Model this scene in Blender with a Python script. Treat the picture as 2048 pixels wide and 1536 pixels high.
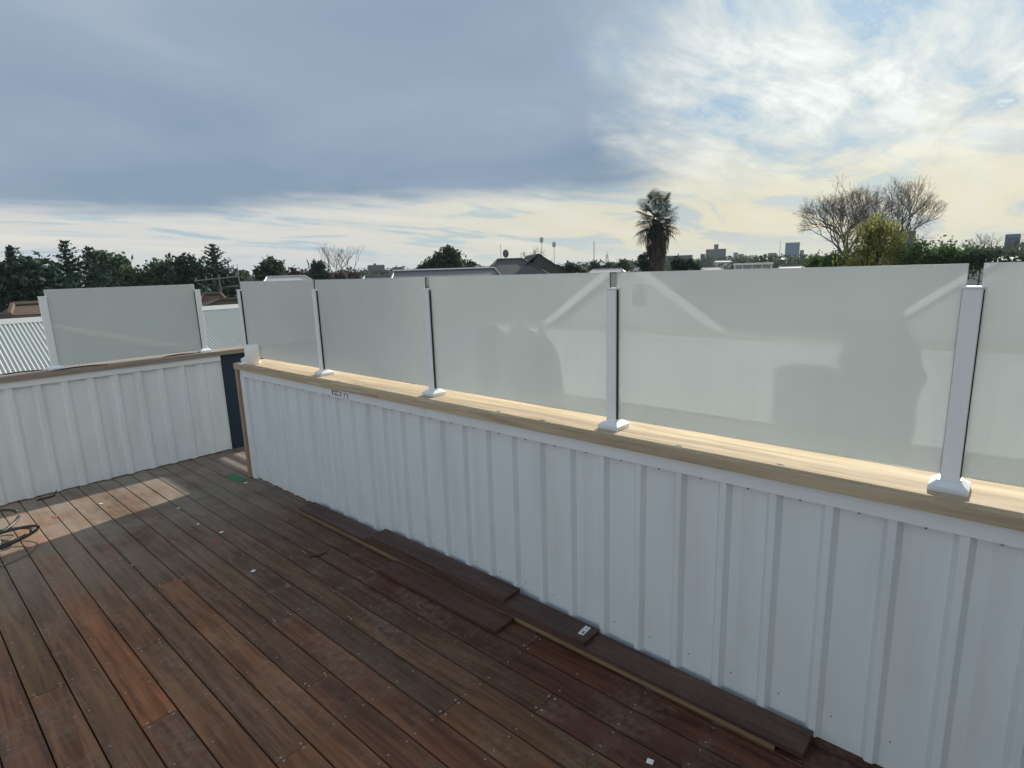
import bpy, bmesh, math, random
from mathutils import Vector, Matrix
random.seed(7)
R = math.radians
scene = bpy.context.scene
col = scene.collection
for o in list(bpy.data.objects): bpy.data.objects.remove(o)

# ------------------------------------------------------------------ camera
CAM = Vector((0, 0, 1.8))
FPX = 1145.0                                   # focal length in pixels of the 2048 wide photograph
CM = Matrix(((0.66272479, 0.16686713, -0.73003508),
             (-0.74818639, 0.10610747, -0.6549491),
             (-0.03182729, 0.98025332, 0.19516777)))
cd = bpy.data.cameras.new('camera'); cam = bpy.data.objects.new('camera', cd); col.objects.link(cam)
cd.sensor_width = 36; cd.sensor_fit = 'HORIZONTAL'; cd.lens = 36 * FPX / 2048
cd.clip_start = 0.05; cd.clip_end = 9000
cam.matrix_world = Matrix.Translation(CAM) @ CM.to_4x4()
scene.camera = cam

# ------------------------------------------------------------------ light and sky
EXPO = 0.5
SUN_AZ, SUN_EL = R(7.5), R(25.0)               # azimuth from +X towards +Y
SUN = Vector((math.cos(SUN_AZ) * math.cos(SUN_EL), math.sin(SUN_AZ) * math.cos(SUN_EL), math.sin(SUN_EL)))
sl = bpy.data.lights.new('sun', 'SUN'); sl.energy = 5.0; sl.angle = R(0.9); sl.color = (1.0, 0.93, 0.81)
so = bpy.data.objects.new('sun', sl); col.objects.link(so)
so.rotation_euler = SUN.to_track_quat('Z', 'Y').to_euler(); so.location = SUN * 50
scene.view_settings.view_transform = 'Standard'; scene.view_settings.look = 'None'
scene.view_settings.gamma = 1; scene.view_settings.exposure = EXPO
scene.cycles.max_bounces = 7; scene.cycles.diffuse_bounces = 4; scene.cycles.volume_bounces = 0

def lin(c):
    c = c / 255.0
    return c / 12.92 if c <= 0.04045 else ((c + 0.055) / 1.055) ** 2.4
def srgb(r, g, b, k=1.0): return (lin(r) * k, lin(g) * k, lin(b) * k, 1)

class NT:
    """short-hand for building node trees"""
    def __init__(s, tree): s.t = tree; s.n = tree.nodes; s.l = tree.links
    def put(s, sock, v):
        if hasattr(v, 'is_linked') or isinstance(v, bpy.types.NodeSocket): s.l.new(v, sock)
        elif v is not None:
            try: sock.default_value = v
            except Exception:
                sock.default_value = (v[0], v[1], v[2], 1) if len(v) == 3 else v[:3]
    def math(s, op, a, b=None, c=None, clamp=False):
        n = s.n.new('ShaderNodeMath'); n.operation = op; n.use_clamp = clamp
        s.put(n.inputs[0], a)
        if b is not None: s.put(n.inputs[1], b)
        if c is not None: s.put(n.inputs[2], c)
        return n.outputs[0]
    def vmath(s, op, a, b=None, scale=None):
        n = s.n.new('ShaderNodeVectorMath'); n.operation = op
        s.put(n.inputs[0], a)
        if b is not None: s.put(n.inputs[1], b)
        if scale is not None: s.put(n.inputs['Scale'], scale)
        return n.outputs['Value'] if op in ('LENGTH', 'DOT_PRODUCT', 'DISTANCE') else n.outputs[0]
    def sep(s, v):
        n = s.n.new('ShaderNodeSeparateXYZ'); s.put(n.inputs[0], v); return n.outputs
    def comb(s, x, y, z=0.0):
        n = s.n.new('ShaderNodeCombineXYZ'); s.put(n.inputs[0], x); s.put(n.inputs[1], y); s.put(n.inputs[2], z); return n.outputs[0]
    def noise(s, vec, scale=1.0, detail=4.0, rough=0.55, dist=0.0):
        n = s.n.new('ShaderNodeTexNoise'); s.put(n.inputs['Vector'], vec)
        n.inputs['Scale'].default_value = scale; n.inputs['Detail'].default_value = detail
        n.inputs['Roughness'].default_value = rough; n.inputs['Distortion'].default_value = dist
        return n
    def step(s, v, a, b, lo=0.0, hi=1.0):
        n = s.n.new('ShaderNodeMapRange'); n.interpolation_type = 'SMOOTHSTEP'
        s.put(n.inputs['Value'], v); n.inputs['From Min'].default_value = a; n.inputs['From Max'].default_value = b
        n.inputs['To Min'].default_value = lo; n.inputs['To Max'].default_value = hi
        return n.outputs[0]
    def mix(s, f, a, b, mode='MIX'):
        n = s.n.new('ShaderNodeMix'); n.data_type = 'RGBA'; n.blend_type = mode
        s.put(n.inputs['Factor'], f); s.put(n.inputs[6], a); s.put(n.inputs[7], b)
        return n.outputs[2]
    def ramp(s, f, stops):
        n = s.n.new('ShaderNodeValToRGB'); e = n.color_ramp.elements
        while len(e) < len(stops): e.new(0.5)
        for el, (p, c) in zip(e, stops): el.position = p; el.color = c
        s.put(n.inputs[0], f); return n.outputs[0]
    def mapping(s, vec, scale=(1, 1, 1), rot=(0, 0, 0), loc=(0, 0, 0)):
        n = s.n.new('ShaderNodeMapping'); s.put(n.inputs[0], vec)
        n.inputs['Scale'].default_value = scale; n.inputs['Rotation'].default_value = rot; n.inputs['Location'].default_value = loc
        return n.outputs[0]

def build_world():
    w = bpy.data.worlds.new('World'); scene.world = w; w.use_nodes = True
    t = NT(w.node_tree); t.n.clear()
    STR = 0.1
    K = 1.13 / (2 ** EXPO) / STR
    def C(r, g, b): return srgb(r, g, b, K)
    tc = t.n.new('ShaderNodeTexCoord')
    d = t.vmath('NORMALIZE', tc.outputs['Generated'])
    x, y, z = t.sep(d)
    zc = t.math('MAXIMUM', z, 0.0)
    den = t.math('ADD', zc, 0.1)
    u = t.math('DIVIDE', x, den); v = t.math('DIVIDE', y, den)
    uv = t.comb(u, v, 0.0)
    # slow warp of the cloud sheet
    wn = t.noise(uv, 0.55, 3, 0.5)
    wv = t.vmath('SCALE', t.vmath('SUBTRACT', wn.outputs['Color'], (0.5, 0.5, 0.5)), scale=0.7)
    uvw = t.vmath('ADD', uv, wv)
    wu, wvv, _ = t.sep(uvw)
    rr = t.vmath('LENGTH', t.comb(wu, wvv, 0.0))
    # straight flank of the big grey sheet
    f = t.math('SUBTRACT', t.math('MULTIPLY', t.math('SUBTRACT', wvv, 1.7), 0.866), t.math('MULTIPLY', t.math('SUBTRACT', wu, 3.35), 0.50))
    fine = t.noise(t.mapping(uv, (1.0, 1.9, 1), (0, 0, R(-35))), 1.6, 7, 0.6, 0.5)
    f2 = t.math('ADD', f, t.math('MULTIPLY', t.math('SUBTRACT', fine.outputs[0], 0.5), 0.9))
    m_f = t.step(f2, -0.20, 0.50)
    rn = t.math('ADD', rr, t.math('MULTIPLY', t.math('SUBTRACT', fine.outputs[0], 0.5), 0.75))
    lefty = t.step(t.math('SUBTRACT', v, u), 0.6, 3.6)
    rn = t.math('SUBTRACT', rn, t.math('MULTIPLY', lefty, 0.55))
    m_r = t.step(rn, 4.95, 4.12)
    mask = t.math('MULTIPLY', m_r, m_f)
    # grey sheet colour
    big = t.noise(t.mapping(uv, (1, 1, 1), (0, 0, R(20)), (3.1, 0.4, 0)), 0.75, 4, 0.5, 0.3)
    near = t.step(rr, 4.6, 1.6)
    tone = t.math('ADD', t.math('MULTIPLY', t.math('SUBTRACT', big.outputs[0], 0.5), 1.5), t.math('ADD', t.math('MULTIPLY', near, 0.42), 0.12))
    grey = t.ramp(tone, [(0.0, C(125, 146, 167)), (0.22, C(134, 152, 173)), (0.55, C(145, 161, 180)), (0.95, C(172, 187, 199))])
    # high broken cloud of the open part
    al = t.noise(t.mapping(uv, (0.9, 2.2, 1), (0, 0, R(-62)), (1.3, 2.2, 0)), 1.5, 8, 0.64, 0.35)
    al2 = t.noise(t.mapping(uv, (1.0, 1.6, 1), (0, 0, R(-25)), (6.3, 1.2, 0)), 0.55, 4, 0.5, 0.3)
    cl = t.math('ADD', t.math('MULTIPLY', al.outputs[0], 0.62), t.math('MULTIPLY', al2.outputs[0], 0.42))
    broken = t.ramp(cl, [(0.44, C(138, 170, 198)), (0.485, C(166, 187, 202)), (0.525, C(187, 199, 205)), (0.565, C(203, 210, 210)), (0.625, C(225, 230, 228))])
    sky = t.n.new('ShaderNodeTexSky'); sky.sky_type = 'NISHITA'; sky.sun_disc = False
    sky.sun_elevation = SUN_EL; sky.sun_rotation = R(90) - SUN_AZ
    sky.air_density = 1.0; sky.dust_density = 1.5
    broken = t.mix(t.step(cl, 0.46, 0.34, 0.0, 0.25), broken, sky.outputs[0])
    # pale band near the horizon with thin blue slots
    st = t.noise(t.mapping(uv, (0.55, 1.4, 1), (0, 0, R(-42)), (0.7, 4.1, 0)), 0.95, 7, 0.6, 0.6)
    right = t.step(t.math('SUBTRACT', u, v), -4.0, 4.5)
    cream = t.mix(right, C(203, 203, 199), C(218, 211, 184))
    cream = t.mix(t.step(st.outputs[0], 0.50, 0.70), cream, t.mix(right, C(214, 212, 203), C(219, 215, 198)))
    slot = t.step(st.outputs[0], 0.50, 0.41)
    cream = t.mix(t.math('MULTIPLY', slot, 0.8), cream, t.mix(right, C(150, 180, 194), C(178, 192, 196)))
    low = t.step(z, 0.055, 0.0)
    cream = t.mix(t.math('MULTIPLY', low, 0.75), cream, t.mix(right, C(182, 187, 193), C(210, 207, 188)))
    open_ = t.mix(t.step(z, 0.24, 0.06), broken, cream)
    out = t.mix(mask, open_, grey)
    # veil lit up around the sun
    cs = t.vmath('DOT_PRODUCT', d, tuple(SUN))
    glow = t.math('MULTIPLY', t.step(cs, 0.88, 1.0), 0.22)
    out = t.mix(1.0, out, t.mix(glow, (0, 0, 0, 1), C(190, 188, 178)), 'ADD')
    # ground side of the world
    out = t.mix(t.step(z, -0.002, -0.03), out, C(90, 92, 88))
    bg = t.n.new('ShaderNodeBackground'); t.put(bg.inputs[0], out); bg.inputs[1].default_value = STR
    o = t.n.new('ShaderNodeOutputWorld'); t.l.new(bg.outputs[0], o.inputs[0])
build_world()

# ------------------------------------------------------------------ helpers
def ray(px, py):
    v = CM @ Vector((px - 1024.0, -(py - 768.0), -FPX)); return v.normalized()
def at(px, py, dist):
    """point in the place seen at a pixel of the photograph, dist metres away along the ground"""
    r = ray(px, py); return CAM + r * (dist / math.hypot(r.x, r.y))
GROUND = -4.6

def tag(o, label=None, cat=None, group=None, kind=None):
    if label: o['label'] = label
    if cat: o['category'] = cat
    if group: o['group'] = group
    if kind: o['kind'] = kind
    return o
def empty(name, loc=(0, 0, 0), label=None, cat=None, group=None, kind=None):
    o = bpy.data.objects.new(name, None); col.objects.link(o); o.location = loc; o.empty_display_size = 0.1
    return tag(o, label, cat, group, kind)
def root_loc(p):
    v = Vector((0, 0, 0))
    while p is not None: v += p.location; p = p.parent
    return v

class MB:
    def __init__(s): s.v = []; s.f = []
    def box(s, x0, x1, y0, y1, z0, z1):
        i = len(s.v)
        s.v += [(x0, y0, z0), (x1, y0, z0), (x1, y1, z0), (x0, y1, z0), (x0, y0, z1), (x1, y0, z1), (x1, y1, z1), (x0, y1, z1)]
        s.f += [(i, i + 3, i + 2, i + 1), (i + 4, i + 5, i + 6, i + 7), (i, i + 1, i + 5, i + 4), (i + 1, i + 2, i + 6, i + 5), (i + 2, i + 3, i + 7, i + 6), (i + 3, i, i + 4, i + 7)]
        return s
    def poly(s, pts):
        i = len(s.v); s.v += [tuple(p) for p in pts]; s.f.append(tuple(range(i, i + len(pts)))); return s
    def hexa(s, p):
        i = len(s.v); s.v += [tuple(q) for q in p]
        s.f += [(i, i + 3, i + 2, i + 1), (i + 4, i + 5, i + 6, i + 7), (i, i + 1, i + 5, i + 4), (i + 1, i + 2, i + 6, i + 5), (i + 2, i + 3, i + 7, i + 6), (i + 3, i, i + 4, i + 7)]
        return s
    def tube(s, pts, rads, n=8, caps=True, closed=False):
        pts = [Vector(p) for p in pts]
        if not hasattr(rads, '__len__'): rads = [rads] * len(pts)
        base = len(s.v); m = len(pts)
        ref = Vector((0, 0, 1))
        t0 = (pts[1] - pts[0]).normalized()
        if abs(t0.dot(ref)) > 0.9: ref = Vector((1, 0, 0))
        a = t0.cross(ref).normalized()
        for k, p in enumerate(pts):
            if closed: t = (pts[(k + 1) % m] - pts[k - 1]).normalized()
            else: t = (pts[min(k + 1, m - 1)] - pts[max(k - 1, 0)]).normalized()
            a = (a - t * a.dot(t)).normalized(); b = t.cross(a)
            for j in range(n):
                an = 2 * math.pi * j / n
                s.v.append(tuple(p + (a * math.cos(an) + b * math.sin(an)) * rads[k]))
        rng = m if closed else m - 1
        for k in range(rng):
            k2 = (k + 1) % m
            for j in range(n):
                j2 = (j + 1) % n
                s.f.append((base + k * n + j, base + k * n + j2, base + k2 * n + j2, base + k2 * n + j))
        if caps and not closed:
            s.f.append(tuple(base + j for j in reversed(range(n))))
            s.f.append(tuple(base + (m - 1) * n + j for j in range(n)))
        return s
    def cyl(s, c, r0, r1, z0, z1, n=24):
        return s.tube([(c[0], c[1], z0), (c[0], c[1], z1)], [r0, r1], n)
    def build(s, name, mat, parent=None, smooth=False, bevel=0.0, off=None):
        o0 = root_loc(parent) if parent else Vector((0, 0, 0))
        if off is not None: o0 = Vector(off)
        me = bpy.data.meshes.new(name)
        me.from_pydata([(a[0] - o0.x, a[1] - o0.y, a[2] - o0.z) for a in s.v], [], s.f)
        me.update()
        if mat: me.materials.append(mat)
        if smooth:
            for p in me.polygons: p.use_smooth = True
        o = bpy.data.objects.new(name, me); col.objects.link(o)
        if parent: o.parent = parent
        if off is not None and not parent: o.location = off
        if bevel:
            m = o.modifiers.new('bevel', 'BEVEL'); m.width = bevel; m.segments = 2; m.limit_method = 'ANGLE'
        return o

# ------------------------------------------------------------------ materials
def mat(name):
    m = bpy.data.materials.new(name); m.use_nodes = True
    t = NT(m.node_tree); b = m.node_tree.nodes['Principled BSDF']
    return m, t, b
def plain(name, c, rough=0.6, metal=0.0, var=0.12, scale=6.0, bump=0.0, spec=0.5):
    m, t, b = mat(name)
    g = t.n.new('ShaderNodeTexCoord').outputs['Object']
    n = t.noise(g, scale, 6, 0.6)
    k = t.math('ADD', t.math('MULTIPLY', t.math('SUBTRACT', n.outputs[0], 0.5), var * 2), 1.0)
    cc = t.vmath('SCALE', (c[0], c[1], c[2]), scale=k)
    t.put(b.inputs['Base Color'], cc)
    b.inputs['Roughness'].default_value = rough; b.inputs['Metallic'].default_value = metal
    b.inputs['Specular IOR Level'].default_value = spec
    if bump:
        bn = t.n.new('ShaderNodeBump'); bn.inputs['Strength'].default_value = bump; bn.inputs['Distance'].default_value = 0.01
        t.put(bn.inputs['Height'], n.outputs[0]); t.put(b.inputs['Normal'], bn.outputs[0])
    return m
def wood(name, base, dark, along=1, rough=0.6, objcol=False, dust=0.0, dustc=(0.30, 0.28, 0.26), grain=1.0, spec=0.35, fardust=False):
    m, t, b = mat(name)
    tc = t.n.new('ShaderNodeTexCoord').outputs['Object']
    oi = t.n.new('ShaderNodeObjectInfo')
    p = t.vmath('ADD', tc, t.comb(t.math('MULTIPLY', oi.outputs['Random'], 37.0), t.math('MULTIPLY', oi.outputs['Random'], 91.0), 0.0))
    sc = [26, 26, 26]; sc[along] = 1.5
    n1 = t.noise(t.mapping(p, sc), 1.0, 6, 0.6, 0.6)
    sc2 = [150, 150, 150]; sc2[along] = 5
    n2 = t.noise(t.mapping(p, sc2), 1.0, 4, 0.6)
    sc3 = [9, 9, 9]; sc3[along] = 1.1
    n3 = t.noise(t.mapping(p, sc3), 1.0, 4, 0.55, 0.3)
    fac = t.math('ADD', t.math('MULTIPLY', n1.outputs[0], 0.7), t.math('MULTIPLY', n2.outputs[0], 0.3))
    c = t.mix(t.step(fac, 0.36, 0.64), dark, base)
    if objcol: c = t.mix(1.0, c, oi.outputs['Color'], 'MULTIPLY')
    c = t.mix(t.step(n3.outputs[0], 0.42, 0.72, 0.0, 0.4 * grain), c, tuple(0.55 * q for q in base[:3]) + (1,))
    if dust:
        n4 = t.noise(tc, 2.6, 8, 0.72, 0.5); n5 = t.noise(tc, 26, 6, 0.75, 0.3)
        dm = t.math('MULTIPLY', t.step(n4.outputs[0], 0.44, 0.66), t.step(n5.outputs[0], 0.36, 0.64))
        c = t.mix(t.math('MULTIPLY', dm, dust), c, tuple(dustc) + (1,))
    if fardust:                                              # pale plaster dust trodden in near the far wall
        ps = t.sep(t.n.new('ShaderNodeNewGeometry').outputs['Position'])
        n6 = t.noise(t.n.new('ShaderNodeNewGeometry').outputs['Position'], 1.4, 8, 0.7, 0.4)
        fm = t.math('MULTIPLY', t.step(ps[1], 3.2, 5.4), t.step(n6.outputs[0], 0.25, 0.62))
        c = t.mix(t.math('MULTIPLY', fm, 0.72), c, (0.29, 0.262, 0.225, 1))
    t.put(b.inputs['Base Color'], c)
    t.put(b.inputs['Roughness'], t.step(n3.outputs[0], 0.3, 0.7, rough - 0.08, rough + 0.12))
    b.inputs['Specular IOR Level'].default_value = spec
    bn = t.n.new('ShaderNodeBump'); bn.inputs['Strength'].default_value = 0.35; bn.inputs['Distance'].default_value = 0.002
    t.put(bn.inputs['Height'], fac); t.put(b.inputs['Normal'], bn.outputs[0])
    return m
def leafmat(name, a, bcol, trans=0.25, scale=0.5):
    m, t, b = mat(name); t.n.remove(b)
    g = t.n.new('ShaderNodeNewGeometry'); tc = t.n.new('ShaderNodeTexCoord')
    n = t.noise(tc.outputs['Object'], scale, 3, 0.5)
    f = t.math('ADD', t.math('MULTIPLY', g.outputs['Random Per Island'], 0.55), t.math('MULTIPLY', n.outputs[0], 0.6))
    c = t.mix(t.step(f, 0.25, 0.85), a + (1,), bcol + (1,))
    df = t.n.new('ShaderNodeBsdfDiffuse'); tr = t.n.new('ShaderNodeBsdfTranslucent')
    t.put(df.inputs[0], c); t.put(tr.inputs[0], c)
    mx = t.n.new('ShaderNodeMixShader'); mx.inputs[0].default_value = trans
    t.l.new(df.outputs[0], mx.inputs[1]); t.l.new(tr.outputs[0], mx.inputs[2])
    t.l.new(mx.outputs[0], t.n['Material Output'].inputs[0])
    return m

def painted_steel(name, c, dirt=0.25):
    """white pre-painted sheet with faint rain streaks, scuffs and a little grime"""
    m, t, b = mat(name)
    tc = t.n.new('ShaderNodeTexCoord').outputs['Object']
    n1 = t.noise(t.mapping(tc, (7, 7, 0.9)), 1.0, 5, 0.6)
    n2 = t.noise(tc, 2.3, 6, 0.6)
    n3 = t.noise(tc, 60, 3, 0.6)
    k = t.math('MULTIPLY', t.step(n1.outputs[0], 0.45, 0.75), dirt)
    cc = t.mix(k, c + (1,), (c[0] * 0.72, c[1] * 0.71, c[2] * 0.68, 1))
    cc = t.mix(t.math('MULTIPLY', t.step(n2.outputs[0], 0.5, 0.72), dirt * 0.7), cc, (c[0] * 0.80, c[1] * 0.79, c[2] * 0.76, 1))
    cc = t.mix(t.step(n3.outputs[0], 0.70, 0.78, 0, 0.35), cc, (0.35, 0.33, 0.30, 1))
    t.put(b.inputs['Base Color'], cc)
    t.put(b.inputs['Roughness'], t.step(n2.outputs[0], 0.3, 0.7, 0.36, 0.5))
    b.inputs['Specular IOR Level'].default_value = 0.4
    return m

M = {}
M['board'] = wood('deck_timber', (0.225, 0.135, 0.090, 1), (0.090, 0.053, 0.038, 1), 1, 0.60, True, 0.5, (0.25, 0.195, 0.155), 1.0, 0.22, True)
M['merbau'] = wood('fresh_hardwood', (0.115, 0.066, 0.052, 1), (0.060, 0.032, 0.027, 1), 1, 0.55, True, 0.35, (0.16,0.13,0.115))
M['batten'] = wood('sawn_batten', (0.31, 0.20, 0.11, 1), (0.20, 0.12, 0.065, 1), 1, 0.7)
M['cap'] = wood('treated_pine_cap', (0.56, 0.46, 0.325, 1), (0.38, 0.30, 0.205, 1), 1, 0.8, False, 0.25, (0.5, 0.43, 0.33), 0.45, 0.08)
M['capx'] = wood('weathered_pine_cap', (0.33, 0.27, 0.22, 1), (0.23, 0.185, 0.15, 1), 0, 0.66, False, 0.35, (0.42, 0.38, 0.33), 0.6)
M['stud'] = wood('pine_stud', (0.40, 0.29, 0.19, 1), (0.27, 0.18, 0.11, 1), 2, 0.66)
M['steel'] = painted_steel('white_painted_steel', (0.745, 0.795, 0.825))
M['steel_old'] = painted_steel('white_painted_steel_scuffed', (0.76, 0.80, 0.83), 0.3)
M['flash'] = painted_steel('white_flashing', (0.78, 0.825, 0.85), 0.12)
M['post'] = plain('white_powder_coat', (0.80, 0.83, 0.855), 0.32, 0, 0.03, 9)
M['gasket'] = plain('black_gasket', (0.012, 0.012, 0.014), 0.55)
M['navy'] = plain('navy_paint', (0.012, 0.030, 0.055), 0.55, 0, 0.15, 3)
M['under'] = plain('dark_joist', (0.03, 0.024, 0.02), 0.9)
M['screw'] = plain('screw_steel', (0.52, 0.49, 0.44), 0.45, 0.3)
M['hole'] = plain('screw_recess', (0.02, 0.018, 0.016), 0.8)
M['black'] = plain('black_rubber', (0.016, 0.016, 0.017), 0.5)
M['hose'] = plain('dark_green_hose', (0.022, 0.026, 0.022), 0.42)
M['hose2'] = plain('tan_cord', (0.20, 0.17, 0.09), 0.6)
M['paper'] = plain('white_paper', (0.84, 0.84, 0.82), 0.85, 0, 0.03, 30)
M['roll'] = plain('white_tissue', (0.86, 0.86, 0.84), 0.9, 0, 0.04, 40, 0.2)
M['green'] = plain('green_tape', (0.045, 0.20, 0.07), 0.6)
M['printink'] = plain('grey_purple_print', (0.17, 0.14, 0.145), 0.6)
M['greyink'] = plain('grey_print', (0.25, 0.27, 0.29), 0.7)
M['redpaint'] = plain('red_chalk', (0.26, 0.10, 0.085), 0.9)
M['cap_screw'] = plain('dull_screw', (0.25, 0.23, 0.21), 0.6)

def glassmat():
    m, t, b = mat('frosted_glass'); t.n.remove(b)
    tc = t.n.new('ShaderNodeTexCoord').outputs['Object']
    n = t.noise(tc, 1.7, 6, 0.6); n2 = t.noise(tc, 9, 6, 0.7, 0.5)
    k = t.math('ADD', t.math('MULTIPLY', t.math('SUBTRACT', n.outputs[0], 0.5), 0.20), 1.0)
    k = t.math('ADD', k, t.step(n2.outputs[0], 0.62, 0.80, 0, 0.06))
    tr = t.n.new('ShaderNodeBsdfTranslucent'); df = t.n.new('ShaderNodeBsdfDiffuse'); gl = t.n.new('ShaderNodeBsdfGlossy')
    t.put(tr.inputs[0], t.vmath('SCALE', (0.46, 0.50, 0.495), scale=k))
    t.put(df.inputs[0], t.vmath('SCALE', (0.95, 0.99, 0.99), scale=k))
    gl.inputs['Roughness'].default_value = 0.022; gl.inputs[0].default_value = (1, 1, 1, 1)
    md = t.n.new('ShaderNodeMixShader'); md.inputs[0].default_value = 0.30
    t.l.new(df.outputs[0], md.inputs[1]); t.l.new(tr.outputs[0], md.inputs[2])
    rf = t.n.new('ShaderNodeBsdfRefraction'); rf.inputs['Roughness'].default_value = 0.27; rf.inputs['IOR'].default_value = 1.3
    t.put(rf.inputs[0], t.vmath('SCALE', (0.70, 0.745, 0.73), scale=k))
    mx = t.n.new('ShaderNodeMixShader'); mx.inputs[0].default_value = 0.28
    t.l.new(md.outputs[0], mx.inputs[1]); t.l.new(rf.outputs[0], mx.inputs[2])
    fr = t.n.new('ShaderNodeFresnel'); fr.inputs[0].default_value = 1.62
    m2 = t.n.new('ShaderNodeMixShader'); t.l.new(fr.outputs[0], m2.inputs[0])
    t.l.new(mx.outputs[0], m2.inputs[1]); t.l.new(gl.outputs[0], m2.inputs[2])
    t.l.new(m2.outputs[0], t.n['Material Output'].inputs[0])
    return m
M['glass'] = glassmat()
M['glass_side'] = plain('cut_glass_edge', (0.06, 0.085, 0.075), 0.2)
M['glass_edge'] = plain('polished_glass_edge', (0.72, 0.80, 0.78), 0.15)

# ------------------------------------------------------------------ the setting: ground, own building
def ground():
    m, t, b = mat('suburb_ground')
    tc = t.n.new('ShaderNodeTexCoord').outputs['Object']
    n = t.noise(tc, 0.03, 8, 0.65)
    t.put(b.inputs['Base Color'], t.ramp(n.outputs[0], [(0.3, (0.035, 0.05, 0.025, 1)), (0.5, (0.07, 0.075, 0.05, 1)), (0.7, (0.13, 0.12, 0.10, 1))]))
    b.inputs['Roughness'].default_value = 0.95
    g = MB(); S = 4200
    g.poly([(-S, -S, GROUND), (S, -S, GROUND), (S, S, GROUND), (-S, S, GROUND)])
    tag(g.build('ground', m), kind='structure')
ground()

WX, PANX = 2.1375, 2.1615              # rib face and pan face of the right parapet cladding
LY = 6.21                              # rib face of the far parapet
def own_building():
    m = plain('render_wall', (0.55, 0.54, 0.52), 0.8, 0, 0.06, 1.5)
    b = empty('rooftop_building', (0, 2, GROUND), 'pale rendered building carrying the roof deck', 'building')
    MB().box(-2.2, 2.36, -3.1, 6.40, GROUND, -0.17).build('wall', m, b)
    MB().box(-2.2, 2.36, -3.1, 6.40, -0.165, -0.055).build('deck_frame', M['under'], b)
own_building()
def added_dark_block():  # added block behind the camera, keeps light off the rib flanks
    br = plain('dark_block', (0.055, 0.055, 0.058), 0.8, 0, 0.15, 2)
    b = empty('added_dark_block', (0, -4.6, 0), 'added unseen dark block behind the viewer that darkens the wall ribs', 'building')
    MB().box(-2.6, 3.4, -8.0, -3.16, -0.1, 3.4).build('wall', br, b)
    MB().box(-2.9, 3.7, -8.3, -2.75, 3.402, 3.55).build('roof', M['flash'], b)
    d = MB().box(-0.9, 0.9, -3.158, -3.12, 0.0, 2.1).build('door', M['flash'], b)
    for x in (-.85, .03): MB().box(x, x + .82, -3.118, -3.11, 0.08, 2.04).build('pane', M['navy'], d)
added_dark_block()

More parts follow.
